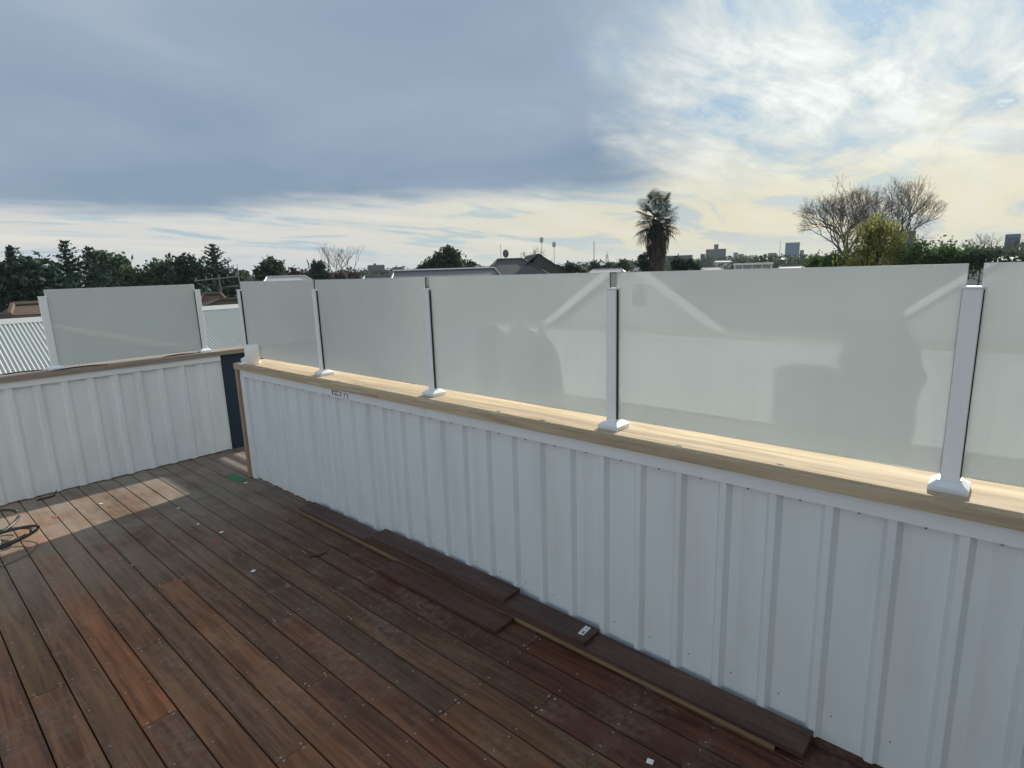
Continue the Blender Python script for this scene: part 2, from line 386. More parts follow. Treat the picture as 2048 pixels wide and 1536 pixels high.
# ------------------------------------------------------------------ deck boards
PITCH, GAP0 = 0.1368, 0.3366
JOIST = 0.298
def gx(i): return GAP0 + PITCH * i
def deck():
    root = empty('deck', (0, 0, 0), kind='structure')
    joints = {-1: [3.12], 0: [1.93], 1: [2.534], 2: [3.12], 3: [4.305, 1.929], 4: [3.733], 5: [2.22, 4.9], 6: [2.82], 7: [3.718, 1.634], 8: [4.6, 2.53],
              9: [3.425, 1.34], 10: [2.815], 11: [1.634, 4.01], 12: [4.9, 2.2]}
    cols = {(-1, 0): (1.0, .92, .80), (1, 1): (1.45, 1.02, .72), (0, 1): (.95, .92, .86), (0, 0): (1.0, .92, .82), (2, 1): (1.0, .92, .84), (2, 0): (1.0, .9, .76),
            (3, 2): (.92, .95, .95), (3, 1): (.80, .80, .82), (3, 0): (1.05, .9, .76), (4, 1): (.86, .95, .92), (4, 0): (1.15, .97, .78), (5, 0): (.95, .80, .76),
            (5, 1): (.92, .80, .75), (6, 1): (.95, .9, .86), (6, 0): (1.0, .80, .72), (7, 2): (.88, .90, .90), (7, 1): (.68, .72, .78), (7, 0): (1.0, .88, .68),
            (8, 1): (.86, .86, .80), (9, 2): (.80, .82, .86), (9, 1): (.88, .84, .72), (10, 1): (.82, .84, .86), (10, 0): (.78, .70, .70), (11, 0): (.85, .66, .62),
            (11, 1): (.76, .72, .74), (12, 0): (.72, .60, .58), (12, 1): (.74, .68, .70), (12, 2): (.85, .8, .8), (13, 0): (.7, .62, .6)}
    sc = MB(); hl = MB()
    rnd = random.Random(3)
    for i in range(-18, 14):
        js = sorted(joints.get(i, [rnd.choice([1, 2, 3, 4, 5, 7]) * JOIST * 2 + 1.336]))
        js = [-0.75 + rnd.choice([0, JOIST, 2 * JOIST])] + js
        ends = [-3.05] + js + [6.30]
        x0, x1 = gx(i) + 0.0028, gx(i + 1) - 0.0028
        if i == 13: x1 = gx(13) + 0.06; ends = [-3.05, -0.75, 1.93, 5.16]
        for k in range(len(ends) - 1):
            y0, y1 = ends[k] + 0.0015, ends[k + 1] - 0.0015
            zt = rnd.uniform(-0.0012, 0.0)
            b = MB()
            c = 0.0025                                       # eased edge along the board
            prof = [(x0, -0.022), (x1, -0.022), (x1, zt - c), (x1 - c, zt), (x0 + c, zt), (x0, zt - c)]
            n = len(prof)
            for yy in (y0, y1): b.v += [(p[0] - x0, yy - y0, p[1]) for p in prof]
            b.f = [tuple(range(n)), tuple(reversed(range(n, 2 * n)))] + [(a, a + n, (a + 1) % n + n, (a + 1) % n) for a in range(n)]
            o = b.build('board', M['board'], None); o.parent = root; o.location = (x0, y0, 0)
            seg = k - 1
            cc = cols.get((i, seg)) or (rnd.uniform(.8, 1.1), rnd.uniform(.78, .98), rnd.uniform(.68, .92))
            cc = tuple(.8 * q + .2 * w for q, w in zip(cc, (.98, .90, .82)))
            tn = (1.22, 1.04, .88) if i <= 4 else ((.98, .84, .74) if i <= 8 else (.66, .47, .43))  # rows tinted darker towards the wall: painted shade, plus redder timber there
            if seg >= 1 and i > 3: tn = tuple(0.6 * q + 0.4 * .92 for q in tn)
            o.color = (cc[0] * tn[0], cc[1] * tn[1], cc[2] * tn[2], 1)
        if gx(i) < -1.2: continue
        for q in range(-6, 17):                              # screws on every joist, doubled at butt joints
            yj = 1.634 + JOIST * q
            if yj < -1.4 or yj > 6.1: continue
            isj = any(abs(yj - e) < 0.05 for e in js)
            for xs in (x0 + 0.022, x1 - 0.022):
                if xs > 2.12: continue
                for dy in ((-0.013, 0.013) if isj else (0.0,)):
                    if rnd.random() < (0.05 if isj else 0.22): continue
                    X, Y = xs + rnd.uniform(-.004, .004), yj + dy + rnd.uniform(-.004, .004)
                    for mb, r, zz in ((sc, 0.0050 if isj else 0.0040, 0.0006), (hl, 0.0022, 0.0012)):
                        ii = len(mb.v)
                        mb.v += [(X + r * math.cos(a * math.pi / 4), Y + r * math.sin(a * math.pi / 4), zz) for a in range(8)]
                        mb.f.append(tuple(range(ii, ii + 8)))
    for i in (13, 14, 15):
        b = MB().box(gx(i) + .0028, gx(i + 1) - .0028, 5.222, 6.235, -0.022, -0.0005)
        o = b.build('board', M['board'], root); o.color = (.85, .8, .8, 1)
    tag(sc.build('screw_heads', M['screw'], root), kind='stuff')
    tag(hl.build('screw_recesses', M['hole'], root), kind='stuff')
    # chalk marks left on the boards
    for (px, py, a, b_) in ((357, 1163, .03, .05), (432, 1085, .03, .06), (112, 1033, .03, .05), (576, 1172, .025, .03), (62, 1057, .02, .03), (232, 991, .02, .03), (664, 1024, .02, .03)):
        r = ray(px, py); p = CAM + r * (-1.8 / r.z)
        mb = MB(); n = 9
        mb.poly([(p.x + a * math.cos(2 * math.pi * k / n) * random.uniform(.5, 1), p.y + b_ * math.sin(2 * math.pi * k / n) * random.uniform(.4, 1), 0.0018) for k in range(n)])
        mb.build('chalk_mark', M['redpaint'], root)
deck()

# ------------------------------------------------------------------ ribbed cladding
RIB = 0.1885
def sheet_mesh(name, ribs, z0, z1, depth=0.024, top=0.024, flank=0.017, tail=0.0):
    """steel sheet lying in the YZ plane, ribs standing out towards -X; y=0 is the first rib's near shoulder"""
    prof = []
    for k in range(ribs):
        y = k * RIB
        prof += [(0.0, y - flank), (-depth, y), (-depth, y + top), (0.0, y + top + flank)]
    prof = [(0.0, -0.055)] + prof + [(0.0, ribs * RIB - 0.055 + tail)]
    out = []
    for (xx, yy) in prof: out.append((xx, yy))
    me = bpy.data.meshes.new(name)
    n = len(out); v = []; f = []
    th = 0.0012
    for z in (z0, z1):
        v += [(p[0], p[1], z) for p in out]
    for z in (z0, z1):
        v += [(p[0] + th, p[1], z) for p in out]
    for a in range(n - 1):
        f.append((a, a + n, a + 1 + n, a + 1))
        f.append((2 * n + a, 2 * n + a + 1, 3 * n + a + 1, 3 * n + a))
        f.append((a, a + 1, 2 * n + a + 1, 2 * n + a))
    me.from_pydata(v, [], f); me.update()
    return me
def clad(parent, me, mate, count, origin, step, rotz=0.0):
    if not me.materials: me.materials.append(mate)
    for k in range(count):
        o = bpy.data.objects.new('cladding_sheet', me); col.objects.link(o); o.parent = parent
        o.location = Vector(origin) + Vector(step) * k; o.rotation_euler = (0, 0, rotz)
        o.location.x += 0.0004 * (k % 2) if abs(rotz) < 0.1 else 0
    return

def right_parapet():
    w = empty('parapet_wall', (2.2, 5.2, 0), 'long white ribbed steel parapet wall with broad pale timber capping', 'wall')
    L = root_loc(w)
    me = sheet_mesh('cladding_sheet', 4, 0.012, 1.0)
    # shoulder of a rib (its camera side) measured at y = 0.048 + RIB * n
    y0 = 0.048 - RIB * 16
    clad(w, me, M['steel'], 11, Vector((PANX, y0, 0)) - L, (0, 4 * RIB, 0))
    MB().box(2.175, 2.352, -3.0, 5.155, -0.03, 1.0).build('wall_core', M['under'], w)
    MB().box(2.1630, 2.1745, -3.0, 5.155, 0.0, 0.055).build('bottom_flashing', M['flash'], w)
    for a, b in ((-3.0, 2.62), (2.624, 5.165)):
        f = MB(); f.box(2.1325, 2.1355, a, b, 0.953, 1.012); f.box(2.1355, 2.150, a, b, 0.953, 0.955)
        f.build('flashing', M['flash'], w)
    MB().box(2.1300, 2.1630, 5.085, 5.166, 0.0, 0.952).build('corner_trim', M['flash'], w, bevel=0.002)
    MB().box(2.110, 2.352, 5.168, 5.212, 0.0, 1.011).build('end_stud', M['stud'], w, bevel=0.003)
    # capping boards
    for a, b in ((-3.0, -0.62), (-0.618, 3.055), (3.057, 5.224)):
        c = MB(); zt = lambda y: 1.0535 + 0.0025 * max(y, 0)
        zb = 1.0135
        c.hexa([(2.108, a, zb), (2.405, a, zb), (2.405, b, zb), (2.108, b, zb), (2.108, a, zt(a)), (2.405, a, zt(a)), (2.405, b, zt(b)), (2.108, b, zt(b))])
        c.build('capping_board', M['cap'], w, bevel=0.003)
    s = MB()
    for k in range(-14, 27):                                 # sheet fixings under the flashing
        y = 0.048 + RIB * k - 0.075
        if y > 5.05: continue
        s.tube([(PANX + 0.001, y, 0.940), (PANX - 0.005, y, 0.940)], [0.005, 0.0035], 8)
        y2 = y + 0.03
        s.tube([(PANX + 0.001, y2, 0.115), (PANX - 0.004, y2, 0.115)], [0.003, 0.0025], 6)
    tag(s.build('sheet_screws', M['cap_screw'], w), kind='stuff')
    s = MB()
    for y in (2.05, 1.02, 0.62, 3.6, 1.74, -0.4):            # dark knots and nail heads in the capping
        X = random.uniform(2.16, 2.20)
        s.poly([(X + 0.006 * math.cos(a), y + 0.016 * math.sin(a), 1.0548 + 0.0025 * y) for a in [k * math.pi / 4 for k in range(8)]])
    tag(s.build('knots', M['under'], w), kind='stuff')
    return w
right_parapet()

def left_parapet():
    w = empty('parapet_wall', (1.0, 6.3, 0), 'white ribbed steel parapet wall across the far end of the deck', 'wall')
    L = root_loc(w)
    me = sheet_mesh('cladding_sheet', 4, 0.008, 1.0, 0.024, 0.028, 0.024)
    # sheet turned so that ribs stand out towards -Y; profile runs along +X
    x0 = 0.679 + 0.028 - RIB * 13
    me.materials.append(M['steel_old'])
    me2 = sheet_mesh('cladding_sheet', 1, 0.008, 1.0, 0.010, 0.030, 0.020, 0.063); me2.materials.append(M['steel_old'])
    for k in range(6):
        o = bpy.data.objects.new('cladding_sheet', me if k < 5 else me2); col.objects.link(o); o.parent = w
        o.rotation_euler = (0, 0, R(90)); o.scale = (1, -1, 1)
        o.location = Vector((0.679 - RIB * 12 + k * 4 * RIB, LY + 0.024 + 0.0004 * (k % 2), 0)) - L
    MB().box(2.384, 2.386, LY + 0.003, LY + 0.05, 0.0, 1.02).build('end_trim', M['flash'], w)
    f = MB(); f.box(-2.1, 2.384, LY - 0.007, LY - 0.004, 0.972, 1.026); f.box(-2.1, 2.384, LY - 0.004, LY + 0.01, 0.972, 0.974)
    f.build('flashing', M['flash'], w)
    MB().box(-2.1, 2.380, LY + 0.04, 6.40, -0.03, 1.02).build('wall_core', M['under'], w)
    MB().box(2.388, 3.9, LY + 0.035, 6.40, -1.2, 1.022).build('dark_panel', M['navy'], w)
    for a, b in ((-2.1, 0.30), (0.302, 2.9), (2.902, 4.0)):
        MB().box(a, b, LY - 0.03, 6.45, 1.028, 1.073).build('capping_board', M['capx'], w, bevel=0.003)
left_parapet()

def opposite_parapet():
    w = empty('parapet_wall', (-2.15, 2, 0), 'sunlit white ribbed parapet wall mirrored in the frosted glass', 'wall')
    L = root_loc(w)
    me = sheet_mesh('cladding_sheet', 4, 0.012, 1.0)
    me.materials.append(M['steel'])
    for k in range(12):
        o = bpy.data.objects.new('cladding_sheet', me); col.objects.link(o); o.parent = w
        o.rotation_euler = (0, 0, R(180)); o.location = Vector((-2.085 - 0.0004 * (k % 2), -2.3 + (k + 0.0) * 4 * RIB, 0)) - L
    MB().box(-2.060, -2.057, -3.0, 6.2, 0.90, 0.955).build('flashing', M['flash'], w)
    MB().box(-2.36, -2.03, -3.0, 6.18, 0.957, 1.0).build('capping_board', M['cap'], w, bevel=0.003)
    MB().box(-2.30, -2.10, -3.0, 6.2, -0.03, 0.956).build('wall_core', M['under'], w)
opposite_parapet()

def stair_enclosure():
    w = empty('stair_side_wall', (3.86, 5.7, 0), 'slatted stair wall behind the nearest frosted pane at the corner', 'wall')
    for z0, z1 in ((-1.2, 0.16), (0.23, 0.665), (0.73, 0.76), (0.80, 1.055)):
        MB().box(3.84, 3.88, 4.9, 6.24, z0, z1).build('slat', M['navy'], w)
    MB().box(2.42, 3.84, 5.0, 6.24, -1.4, -1.3).build('landing', M['under'], w)
stair_enclosure()

# ------------------------------------------------------------------ glass balustrades
def make_post(parent, cx, cy, zb, axis, first):
    """square post; axis 'y' when the glass runs along Y, 'x' when along X"""
    h = 0.025; zt = 1.70
    p = MB(); p.box(cx - h, cx + h, cy - h, cy + h, zb + 0.03, zt)
    o = p.build('post', M['post'], parent, bevel=0.003)
    b = MB(); w1, w2 = 0.0535, 0.031
    b.box(cx - w1, cx + w1, cy - w1, cy + w1, zb + 0.0005, zb + 0.019)
    b.build('base_plate', M['post'], o, bevel=0.002)
    c = MB()
    A = [(cx - w1, cy - w1, zb + 0.0192), (cx + w1, cy - w1, zb + 0.0192), (cx + w1, cy + w1, zb + 0.0192), (cx - w1, cy + w1, zb + 0.0192)]
    B = [(cx - w2, cy - w2, zb + 0.036), (cx + w2, cy - w2, zb + 0.036), (cx + w2, cy + w2, zb + 0.036), (cx - w2, cy + w2, zb + 0.036)]
    c.hexa(A + B); c.build('base_cover', M['post'], o, bevel=0.001)
    MB().box(cx - h - 0.003, cx + h + 0.003, cy - h - 0.003, cy + h + 0.003, zt + 0.0002, zt + 0.007).build('post_cap', M['post'], o, bevel=0.002)
    for s in (-1, 1):
        g = MB()
        if axis == 'y':
            if s < 0: g.box(cx - 0.017, cx + 0.017, cy - h - 0.003, cy - h - 0.0004, zb + 0.045, zt - 0.003)
            else: g.box(cx - 0.012, cx + 0.012, cy + h + 0.0004, cy + h + 0.0015, zb + 0.045, zt - 0.003)
        else:
            if (s < 0 and first) or (s > 0 and not first): continue
            if s < 0: g.box(cx - h - 0.003, cx - h - 0.0004, cy - 0.017, cy + 0.017, zb + 0.045, zt - 0.003)
            else: g.box(cx + h + 0.0004, cx + h + 0.0015, cy - 0.012, cy + 0.012, zb + 0.045, zt - 0.003)
        g.build('gasket', M['gasket'], o)
    return o
def glass(parent, box, label):
    o = MB().box(*box).build('glass_panel', M['glass'], parent, bevel=0.0015)
    o.data.materials.append(M['glass_edge']); o.data.materials.append(M['glass_side'])
    thin = 0 if box[1] - box[0] < box[3] - box[2] else 1
    for p in o.data.polygons:
        if abs(p.normal[thin]) < 0.5: p.material_index = 1 if abs(p.normal[2]) > 0.5 else 2
    o['label'] = label
def balustrades():
    cx = 2.253
    b = empty('glass_balustrade', (cx, 2.6, 1.055), 'frosted glass balustrade on square white posts along the long parapet', 'balustrade')
    ys = [-2.42, -1.149, 0.121, 1.388, 2.667, 3.941, 5.222]
    for y in ys: make_post(b, cx, y, 1.0535 + 0.0025 * max(y, 0), 'y', False)
    names = ['pane outside the frame', 'pane at the right edge of the photo', 'widest looking frosted pane with the dark mirrored shapes', 'frosted pane mirroring a gable edge', 'plain frosted pane, second from the corner', 'frosted corner pane behind the paper roll']
    for k in range(len(ys) - 1):
        top = 1.775 + (0.001 if k % 2 else 0)
        glass(b, (cx - 0.006, cx + 0.006, ys[k] + 0.0175, ys[k + 1] - 0.0175, 1.1045 + 0.0025 * max(ys[k], 0), top), names[k])
    l = empty('glass_balustrade', (1.65, 6.27, 1.07), 'single frosted pane between two white posts on the far parapet', 'balustrade')
    p1, p2, cy = 1.030, 2.266, 6.27
    make_post(l, p1, cy, 1.0735, 'x', True); make_post(l, p2, cy, 1.0735, 'x', False)
    glass(l, (p1 + 0.0175, p2 - 0.0175, cy - 0.006, cy + 0.006, 1.098, 1.762), 'frosted pane of the far balustrade')
balustrades()

# ------------------------------------------------------------------ small things on deck and capping
def paper_roll():
    c = (2.184, 4.985); z = 1.0675; r = 0.058; H = 0.168
    root = empty('paper_roll', (c[0], c[1], z), 'white paper towel roll standing on the capping at the corner', 'paper roll')
    m = MB(); n = 40
    prof = [(0.021, z + H - 0.004), (0.030, z + H), (r - 0.004, z + H + 0.001), (r, z + H - 0.003), (r + 0.0015, z + H * 0.5), (r, z + 0.003), (r - 0.003, z)]
    for (rr, zz) in prof:
        for k in range(n):
            a = 2 * math.pi * k / n
            q = 1 + 0.010 * math.sin(a * 3 + zz * 20)
            m.v.append((c[0] + rr * q * math.cos(a), c[1] + rr * q * math.sin(a), zz))
    for i in range(len(prof) - 1):
        for k in range(n):
            k2 = (k + 1) % n
            m.f.append((i * n + k, (i + 1) * n + k, (i + 1) * n + k2, i * n + k2))
    m.build('paper', M['roll'], root, smooth=True)
    MB().cyl(c, 0.020, 0.020, z + 0.002, z + H - 0.006, 20).build('cardboard_core', M['stud'], root)
    t = MB(); pts = []
    for k in range(8):
        s = k / 7
        pts.append((c[0] - 0.050 - 0.035 * s, c[1] + 0.03 + 0.01 * s, z + 0.022 * (1 - s) ** 2 + 0.001))
    for k in range(7):
        a, b = pts[k], pts[k + 1]
        t.poly([a, b, (b[0], b[1] + 0.07, b[2] + 0.004 * (k % 2)), (a[0], a[1] + 0.07, a[2])])
    t.build('loose_sheet', M['roll'], root)
paper_roll()

def plank(name, label, x0, x1, y0, y1, z0, z1, mate, c, yaw=0.0):
    cx, cy = (x0 + x1) / 2, (y0 + y1) / 2
    m = MB().box(x0 - cx, x1 - cx, y0 - cy, y1 - cy, 0, z1 - z0)
    o = m.build(name, mate, None, bevel=0.002); o.location = (cx, cy, z0); o.rotation_euler = (0, 0, yaw)
    o.color = c + (1,); return tag(o, label, 'timber')
plank('timber_batten', 'pale sawn batten under the long loose board by the wall', 1.9885, 2.10, 0.525, 4.09, 0.0006, 0.0195, M['batten'], (1, 1, 1))
plank('loose_board', 'longest loose hardwood board along the foot of the wall', 1.992, 2.130, 0.428, 4.06, 0.020, 0.042, M['merbau'], (1.0, .92, .9), R(0.05))
plank('loose_board', 'loose hardwood board carrying the small white sticker', 1.994, 2.130, 1.386, 3.16, 0.0425, 0.064, M['merbau'], (.85, .85, .88), R(-0.12))
plank('loose_board', 'short hardwood board topmost in the pile against the wall', 1.999, 2.134, 1.905, 3.12, 0.0645, 0.086, M['merbau'], (.95, .9, .9), R(0.15))
plank('loose_board', 'red edged hardwood offcut flat on the deck before the pile', 1.838, 1.976, 1.815, 2.80, 0.0008, 0.024, M['merbau'], (1.1, .80, .78), R(0.6))

def sticker(name, label, cx, cy, z, w, l, rot, marks):
    root = empty(name, (cx, cy, z), label, 'sticker'); root.rotation_euler = (0, 0, rot)
    a = MB().box(-w / 2, w / 2, -l / 2, l / 2, 0, 0.0006).build('paper', M['paper'], None); a.parent = root
    for (x0, x1, y0, y1) in marks:
        q = MB().box(x0, x1, y0, y1, 0.0007, 0.0010).build('print', M['greyink'], None); q.parent = root
sticker('board_sticker', 'small white printed sticker on a loose board end', 2.072, 1.437, 0.0648, 0.072, 0.030, R(4),
        [(-0.028, -0.004, -0.010, 0.004), (0.004, 0.030, -0.008, -0.005), (0.004, 0.026, -0.002, 0.001), (-0.028, 0.030, 0.008, 0.010)])

def wall_sticker():
    # torn printed label on the flashing, only fragments of dark print remain
    r = ray(681, 789); t = (2.1318 - CAM.x) / r.x; p = CAM + r * t
    root = empty('torn_label', (2.1318, p.y, p.z), 'torn white label with grey print fragments on the flashing', 'sticker')
    Y, Z = p.y, p.z; X = 2.1316
    MB().box(X, X + 0.0006, Y - 0.115, Y + 0.115, Z - 0.028, Z + 0.026).build('paper', M['flash'], root)
    def bar(y0, y1, z0, z1): MB().box(X - 0.0006, X - 0.0001, Y + y0, Y + y1, Z + z0, Z + z1).build('print', M['printink'], root)
    bar(0.095, 0.11, -0.016, 0.022); bar(0.012, 0.095, 0.012, 0.020); bar(0.012, 0.080, -0.014, -0.006); bar(0.040, 0.088, -0.002, 0.004)
    bar(-0.012, 0.002, -0.014, 0.018); bar(-0.052, -0.045, -0.016, 0.014); bar(-0.085, -0.052, 0.008, 0.014); bar(-0.095, -0.085, -0.020, 0.014)
wall_sticker()

def floorpt(px, py, z=0.0):
    r = ray(px, py); return CAM + r * ((z - 1.8) / r.z)
def chips():
    spec = [(357, 1017, 'white paper chip on the deck near the lit patch', .030, .012), (396, 1049, 'white paper chip on the deck, third from the far wall', .028, .016),
            (443, 1065, 'white leaf shaped chip lying across a board gap', .034, .014), (506, 1143, 'white rectangular chip in the middle of the deck', .038, .018),
            (202, 1008, 'small white chip inside the sunlit patch', .034, .014), (264, 1131, 'tiny white crumb stuck in a board gap', .012, .010),
            (492, 966, 'white chip beside the green tape', .036, .022), (285, 1356, 'small brown wood chip on the orange board', .014, .008)]
    for px, py, lab, a, b in spec:
        a *= .8; b *= .8
        p = floorpt(px, py); m = MB(); n = 8
        ang = random.uniform(-0.5, 0.5)
        top = [(a * .5 * random.uniform(.75, 1.1) * math.copysign(abs(math.cos(2 * math.pi * k / n)) ** .6, math.cos(2 * math.pi * k / n)), b * .5 * 1.6 * math.copysign(abs(math.sin(2 * math.pi * k / n)) ** .6, math.sin(2 * math.pi * k / n)), 0.004 + random.uniform(-.001, .002)) for k in range(n)]
        m.v = [(x, y, z - 0.0022) for x, y, z in top] + top
        m.f = [tuple(reversed(range(n))), tuple(range(n, 2 * n))] + [(k, (k + 1) % n, n + (k + 1) % n, n + k) for k in range(n)]
        o = m.build('paper_chip' if 'wood' not in lab else 'wood_chip', M['paper'] if 'wood' not in lab else M['batten'], None)
        o.location = (p.x, p.y, 0); o.rotation_euler = (0, 0, ang); tag(o, lab, 'chip')
    p = floorpt(1300, 1524)
    o = MB().box(-.011, .011, -.012, .012, 0.0015, 0.0035).build('paper_chip', M['paper'], None); o.location = (p.x, p.y, 0); o.rotation_euler = (0, 0, R(12))
    tag(o, 'square white paper scrap near the bottom edge of the photo', 'chip')
    # green tape
    a, b = floorpt(459, 949), floorpt(486, 963)
    c = (a + b) / 2
    o = MB().box(-.036, .036, -.14, .14, 0.001, 0.003).build('green_tape', M['green'], None); o.location = (c.x, c.y, 0); o.rotation_euler = (0, 0, R(3))
    tag(o, 'strip of bright green tape on the deck at the wall end', 'tape')
    # black offcut
    a, b = floorpt(619, 1114), floorpt(655, 1107)
    o = MB().tube([a + Vector((0, 0, .004)), a.lerp(b, .5) + Vector((0, -.018, .006)), b + Vector((0, 0, .012))], [0.006, 0.006, 0.004], 6).build('rubber_offcut', M['black'], None, off=a)
    tag(o, 'short black rubber offcut lying across a board gap', 'offcut')
    a, b = floorpt(85, 995), floorpt(116, 984)
    o = MB().tube([a + Vector((-.05, -.06, .005)), a.lerp(b, .6) + Vector((0, -.09, .008)), b + Vector((-.02, -.1, .05))], [0.008, 0.008, 0.004], 6).build('rubber_offcut', M['black'], None, off=a)
    tag(o, 'black rubber offcut at the foot of the far wall', 'offcut')
    for (x0, x1, lab, y) in ((0.66, 0.95, 'black plastic strip on the far capping beside the left post', 6.335), (1.86, 2.16, 'black plastic strip on the far capping under the frosted pane', 6.225), (0.98, 1.40, 'thin dark strip along the front of the far capping', 6.196)):
        m = MB(); k = 8
        pts = [(x0 + (x1 - x0) * i / k, y + 0.006 * math.sin(i * 1.1), 1.0755 + 0.008 * math.sin(math.pi * i / k) ** 2) for i in range(k + 1)]
        m.tube(pts, [0.003] + [0.006] * (k - 1) + [0.003], 6)
        o = m.build('plastic_strip', M['black'], None, off=(x0, y, 1.0735)); tag(o, lab, 'strip')
chips()

def hose():
    root = empty('hose_coil', (0.25, 5.3, 0), 'loosely coiled dark hose and tan cord at the left edge of the deck', 'hose')
    def loop(cx, cy, rx, ry, z0, dz, ph, rad, name, mate, turns=1.0, rot=0.0):
        n = int(44 * turns); pts = []
        for k in range(n + 1):
            a = 2 * math.pi * turns * k / n
            x, y = rx * math.cos(a), ry * math.sin(a)
            pts.append((cx + x * math.cos(rot) - y * math.sin(rot), cy + x * math.sin(rot) + y * math.cos(rot), max(rad, z0 + dz * (0.5 + 0.5 * math.sin(a + ph)))))
        MB().tube(pts, rad, 8).build(name, mate, root, smooth=True)
    loop(0.20, 5.55, 0.33, 0.27, 0.008, 0.10, 1.2, 0.011, 'hose', M['hose'], 0.94, 0.2)
    loop(0.22, 5.28, 0.34, 0.24, 0.008, 0.07, 2.0, 0.011, 'hose', M['hose'], 0.96, -0.4)
    loop(0.17, 5.10, 0.40, 0.21, 0.008, 0.12, 1.7, 0.010, 'hose', M['hose'], 0.97, -0.15)
    loop(0.12, 5.05, 0.42, 0.24, 0.004, 0.02, 0.4, 0.0045, 'cord', M['hose2'], 0.97, -0.1)
    loop(0.10, 5.22, 0.36, 0.20, 0.004, 0.03, 2.4, 0.0045, 'cord', M['hose2'], 0.95, 0.25)
    MB().tube([(0.36, 5.42, 0.085), (0.375, 5.36, 0.05), (0.37, 5.30, 0.012), (0.36, 5.2, 0.006)], 0.005, 8).build('cord', M['paper'], root, smooth=True)
hose()

# ------------------------------------------------------------------ behind the camera, mirrored in the panes
def mirrored():
    dk = plain('dark_cover_cloth', (0.09, 0.095, 0.10), 0.85, 0, 0.2, 8, 0.3)
    root = empty('covered_parasol', (-1.62, 5.32, 0), 'dark cloth covered parasol mirrored in the third pane', 'parasol')
    m = MB(); n = 20; prof = [(0.26, 0.03), (0.36, 0.30), (0.34, 0.60), (0.25, 0.88), (0.13, 0.98), (0.07, 1.04), (0.055, 1.14), (0.02, 1.22)]
    for r, z in prof:
        for k in range(n):
            a = 2 * math.pi * k / n; q = 1 + 0.08 * math.sin(a * 5)
            m.v.append((-1.62 + r * q * math.cos(a), 5.32 + r * q * math.sin(a), z))
    for i in range(len(prof) - 1):
        for k in range(n): m.f.append((i * n + k, i * n + (k + 1) % n, (i + 1) * n + (k + 1) % n, (i + 1) * n + k))
    m.build('cover', dk, root, smooth=True)
    MB().cyl((-1.62, 5.32), 0.02, 0.02, 0.0, 1.26, 10).build('pole', M['steel'], root)
    root = empty('barbecue', (-1.65, 1.2, 0), 'dark covered barbecue mirrored in the widest pane', 'barbecue')
    MB().box(-1.95, -1.45, 1.36, 1.80, 0.0, 0.74).build('cabinet', dk, root, bevel=0.02)
    m = MB(); n = 18; prof = [(0.18, 0.03), (0.24, 0.40), (0.22, 0.62), (0.25, 0.80), (0.29, 0.88), (0.23, 0.98), (0.21, 1.20), (0.16, 1.34), (0.08, 1.42), (0.01, 1.44)]
    for r, z in prof:
        for k in range(n):
            a = 2 * math.pi * k / n
            m.v.append((-1.65 + r * math.cos(a), 0.98 + r * 1.1 * math.sin(a), z))
    for i in range(len(prof) - 1):
        for k in range(n): m.f.append((i * n + k, i * n + (k + 1) % n, (i + 1) * n + (k + 1) % n, (i + 1) * n + k))
    m.build('hood', dk, root, smooth=True)
    # gabled neighbour
    wall = plain('pale_weatherboard', (0.36, 0.37, 0.36), 0.75, 0, 0.06, 1.0); roof = plain('grey_roof', (0.16, 0.16, 0.165), 0.8)
    h = empty('gabled_house', (-9, 7.2, GROUND), 'gabled house with white bargeboards mirrored in the panes', 'house')
    def g(yc, ap, hw, x0, x1, ze):
        w = MB()
        w.poly([(x0, yc - hw, GROUND), (x0, yc + hw, GROUND), (x0, yc + hw, ze), (x0, yc, ap), (x0, yc - hw, ze)])
        w.poly([(x1, yc + hw, GROUND), (x1, yc - hw, GROUND), (x1, yc - hw, ze), (x1, yc, ap), (x1, yc + hw, ze)])
        w.poly([(x0, yc - hw, GROUND), (x1, yc - hw, GROUND), (x1, yc - hw, ze), (x0, yc - hw, ze)])
        w.poly([(x0, yc + hw, GROUND), (x1, yc + hw, GROUND), (x1, yc + hw, ze), (x0, yc + hw, ze)])
        w.build('wall', wall, h)
        for s in (-1, 1):
            e = 0.3; yy = yc + s * (hw + e); zz = ze - e * (ap - ze) / hw
            MB().hexa([(x0 + .25, yc, ap + .04), (x1 - .2, yc, ap + .04), (x1 - .2, yy, zz + .04), (x0 + .25, yy, zz + .04), (x0 + .25, yc, ap + .12), (x1 - .2, yc, ap + .12), (x1 - .2, yy, zz + .12), (x0 + .25, yy, zz + .12)]).build('roof', roof, h)
            MB().hexa([(x0 + .26, yc, ap - .10), (x0 + .30, yc, ap - .10), (x0 + .30, yy, zz - .10), (x0 + .26, yy, zz - .10), (x0 + .26, yc, ap + .12), (x0 + .30, yc, ap + .12), (x0 + .30, yy, zz + .12), (x0 + .26, yy, zz + .12)]).build('bargeboard', M['flash'], h)
        f = MB().box(x0 + .01, x0 + .05, yc - .55, yc - .05, ap - 1.2, ap - .55).build('window', M['flash'], h)
        MB().box(x0 + .051, x0 + .06, yc - .50, yc - .10, ap - 1.14, ap - .60).build('pane', M['navy'], f)
    g(7.25, 1.98, 3.4, -8.0, -16.0, -0.35)
    g(0.2, 2.0, 3.2, -14.0, -20.0, -0.5)
mirrored()

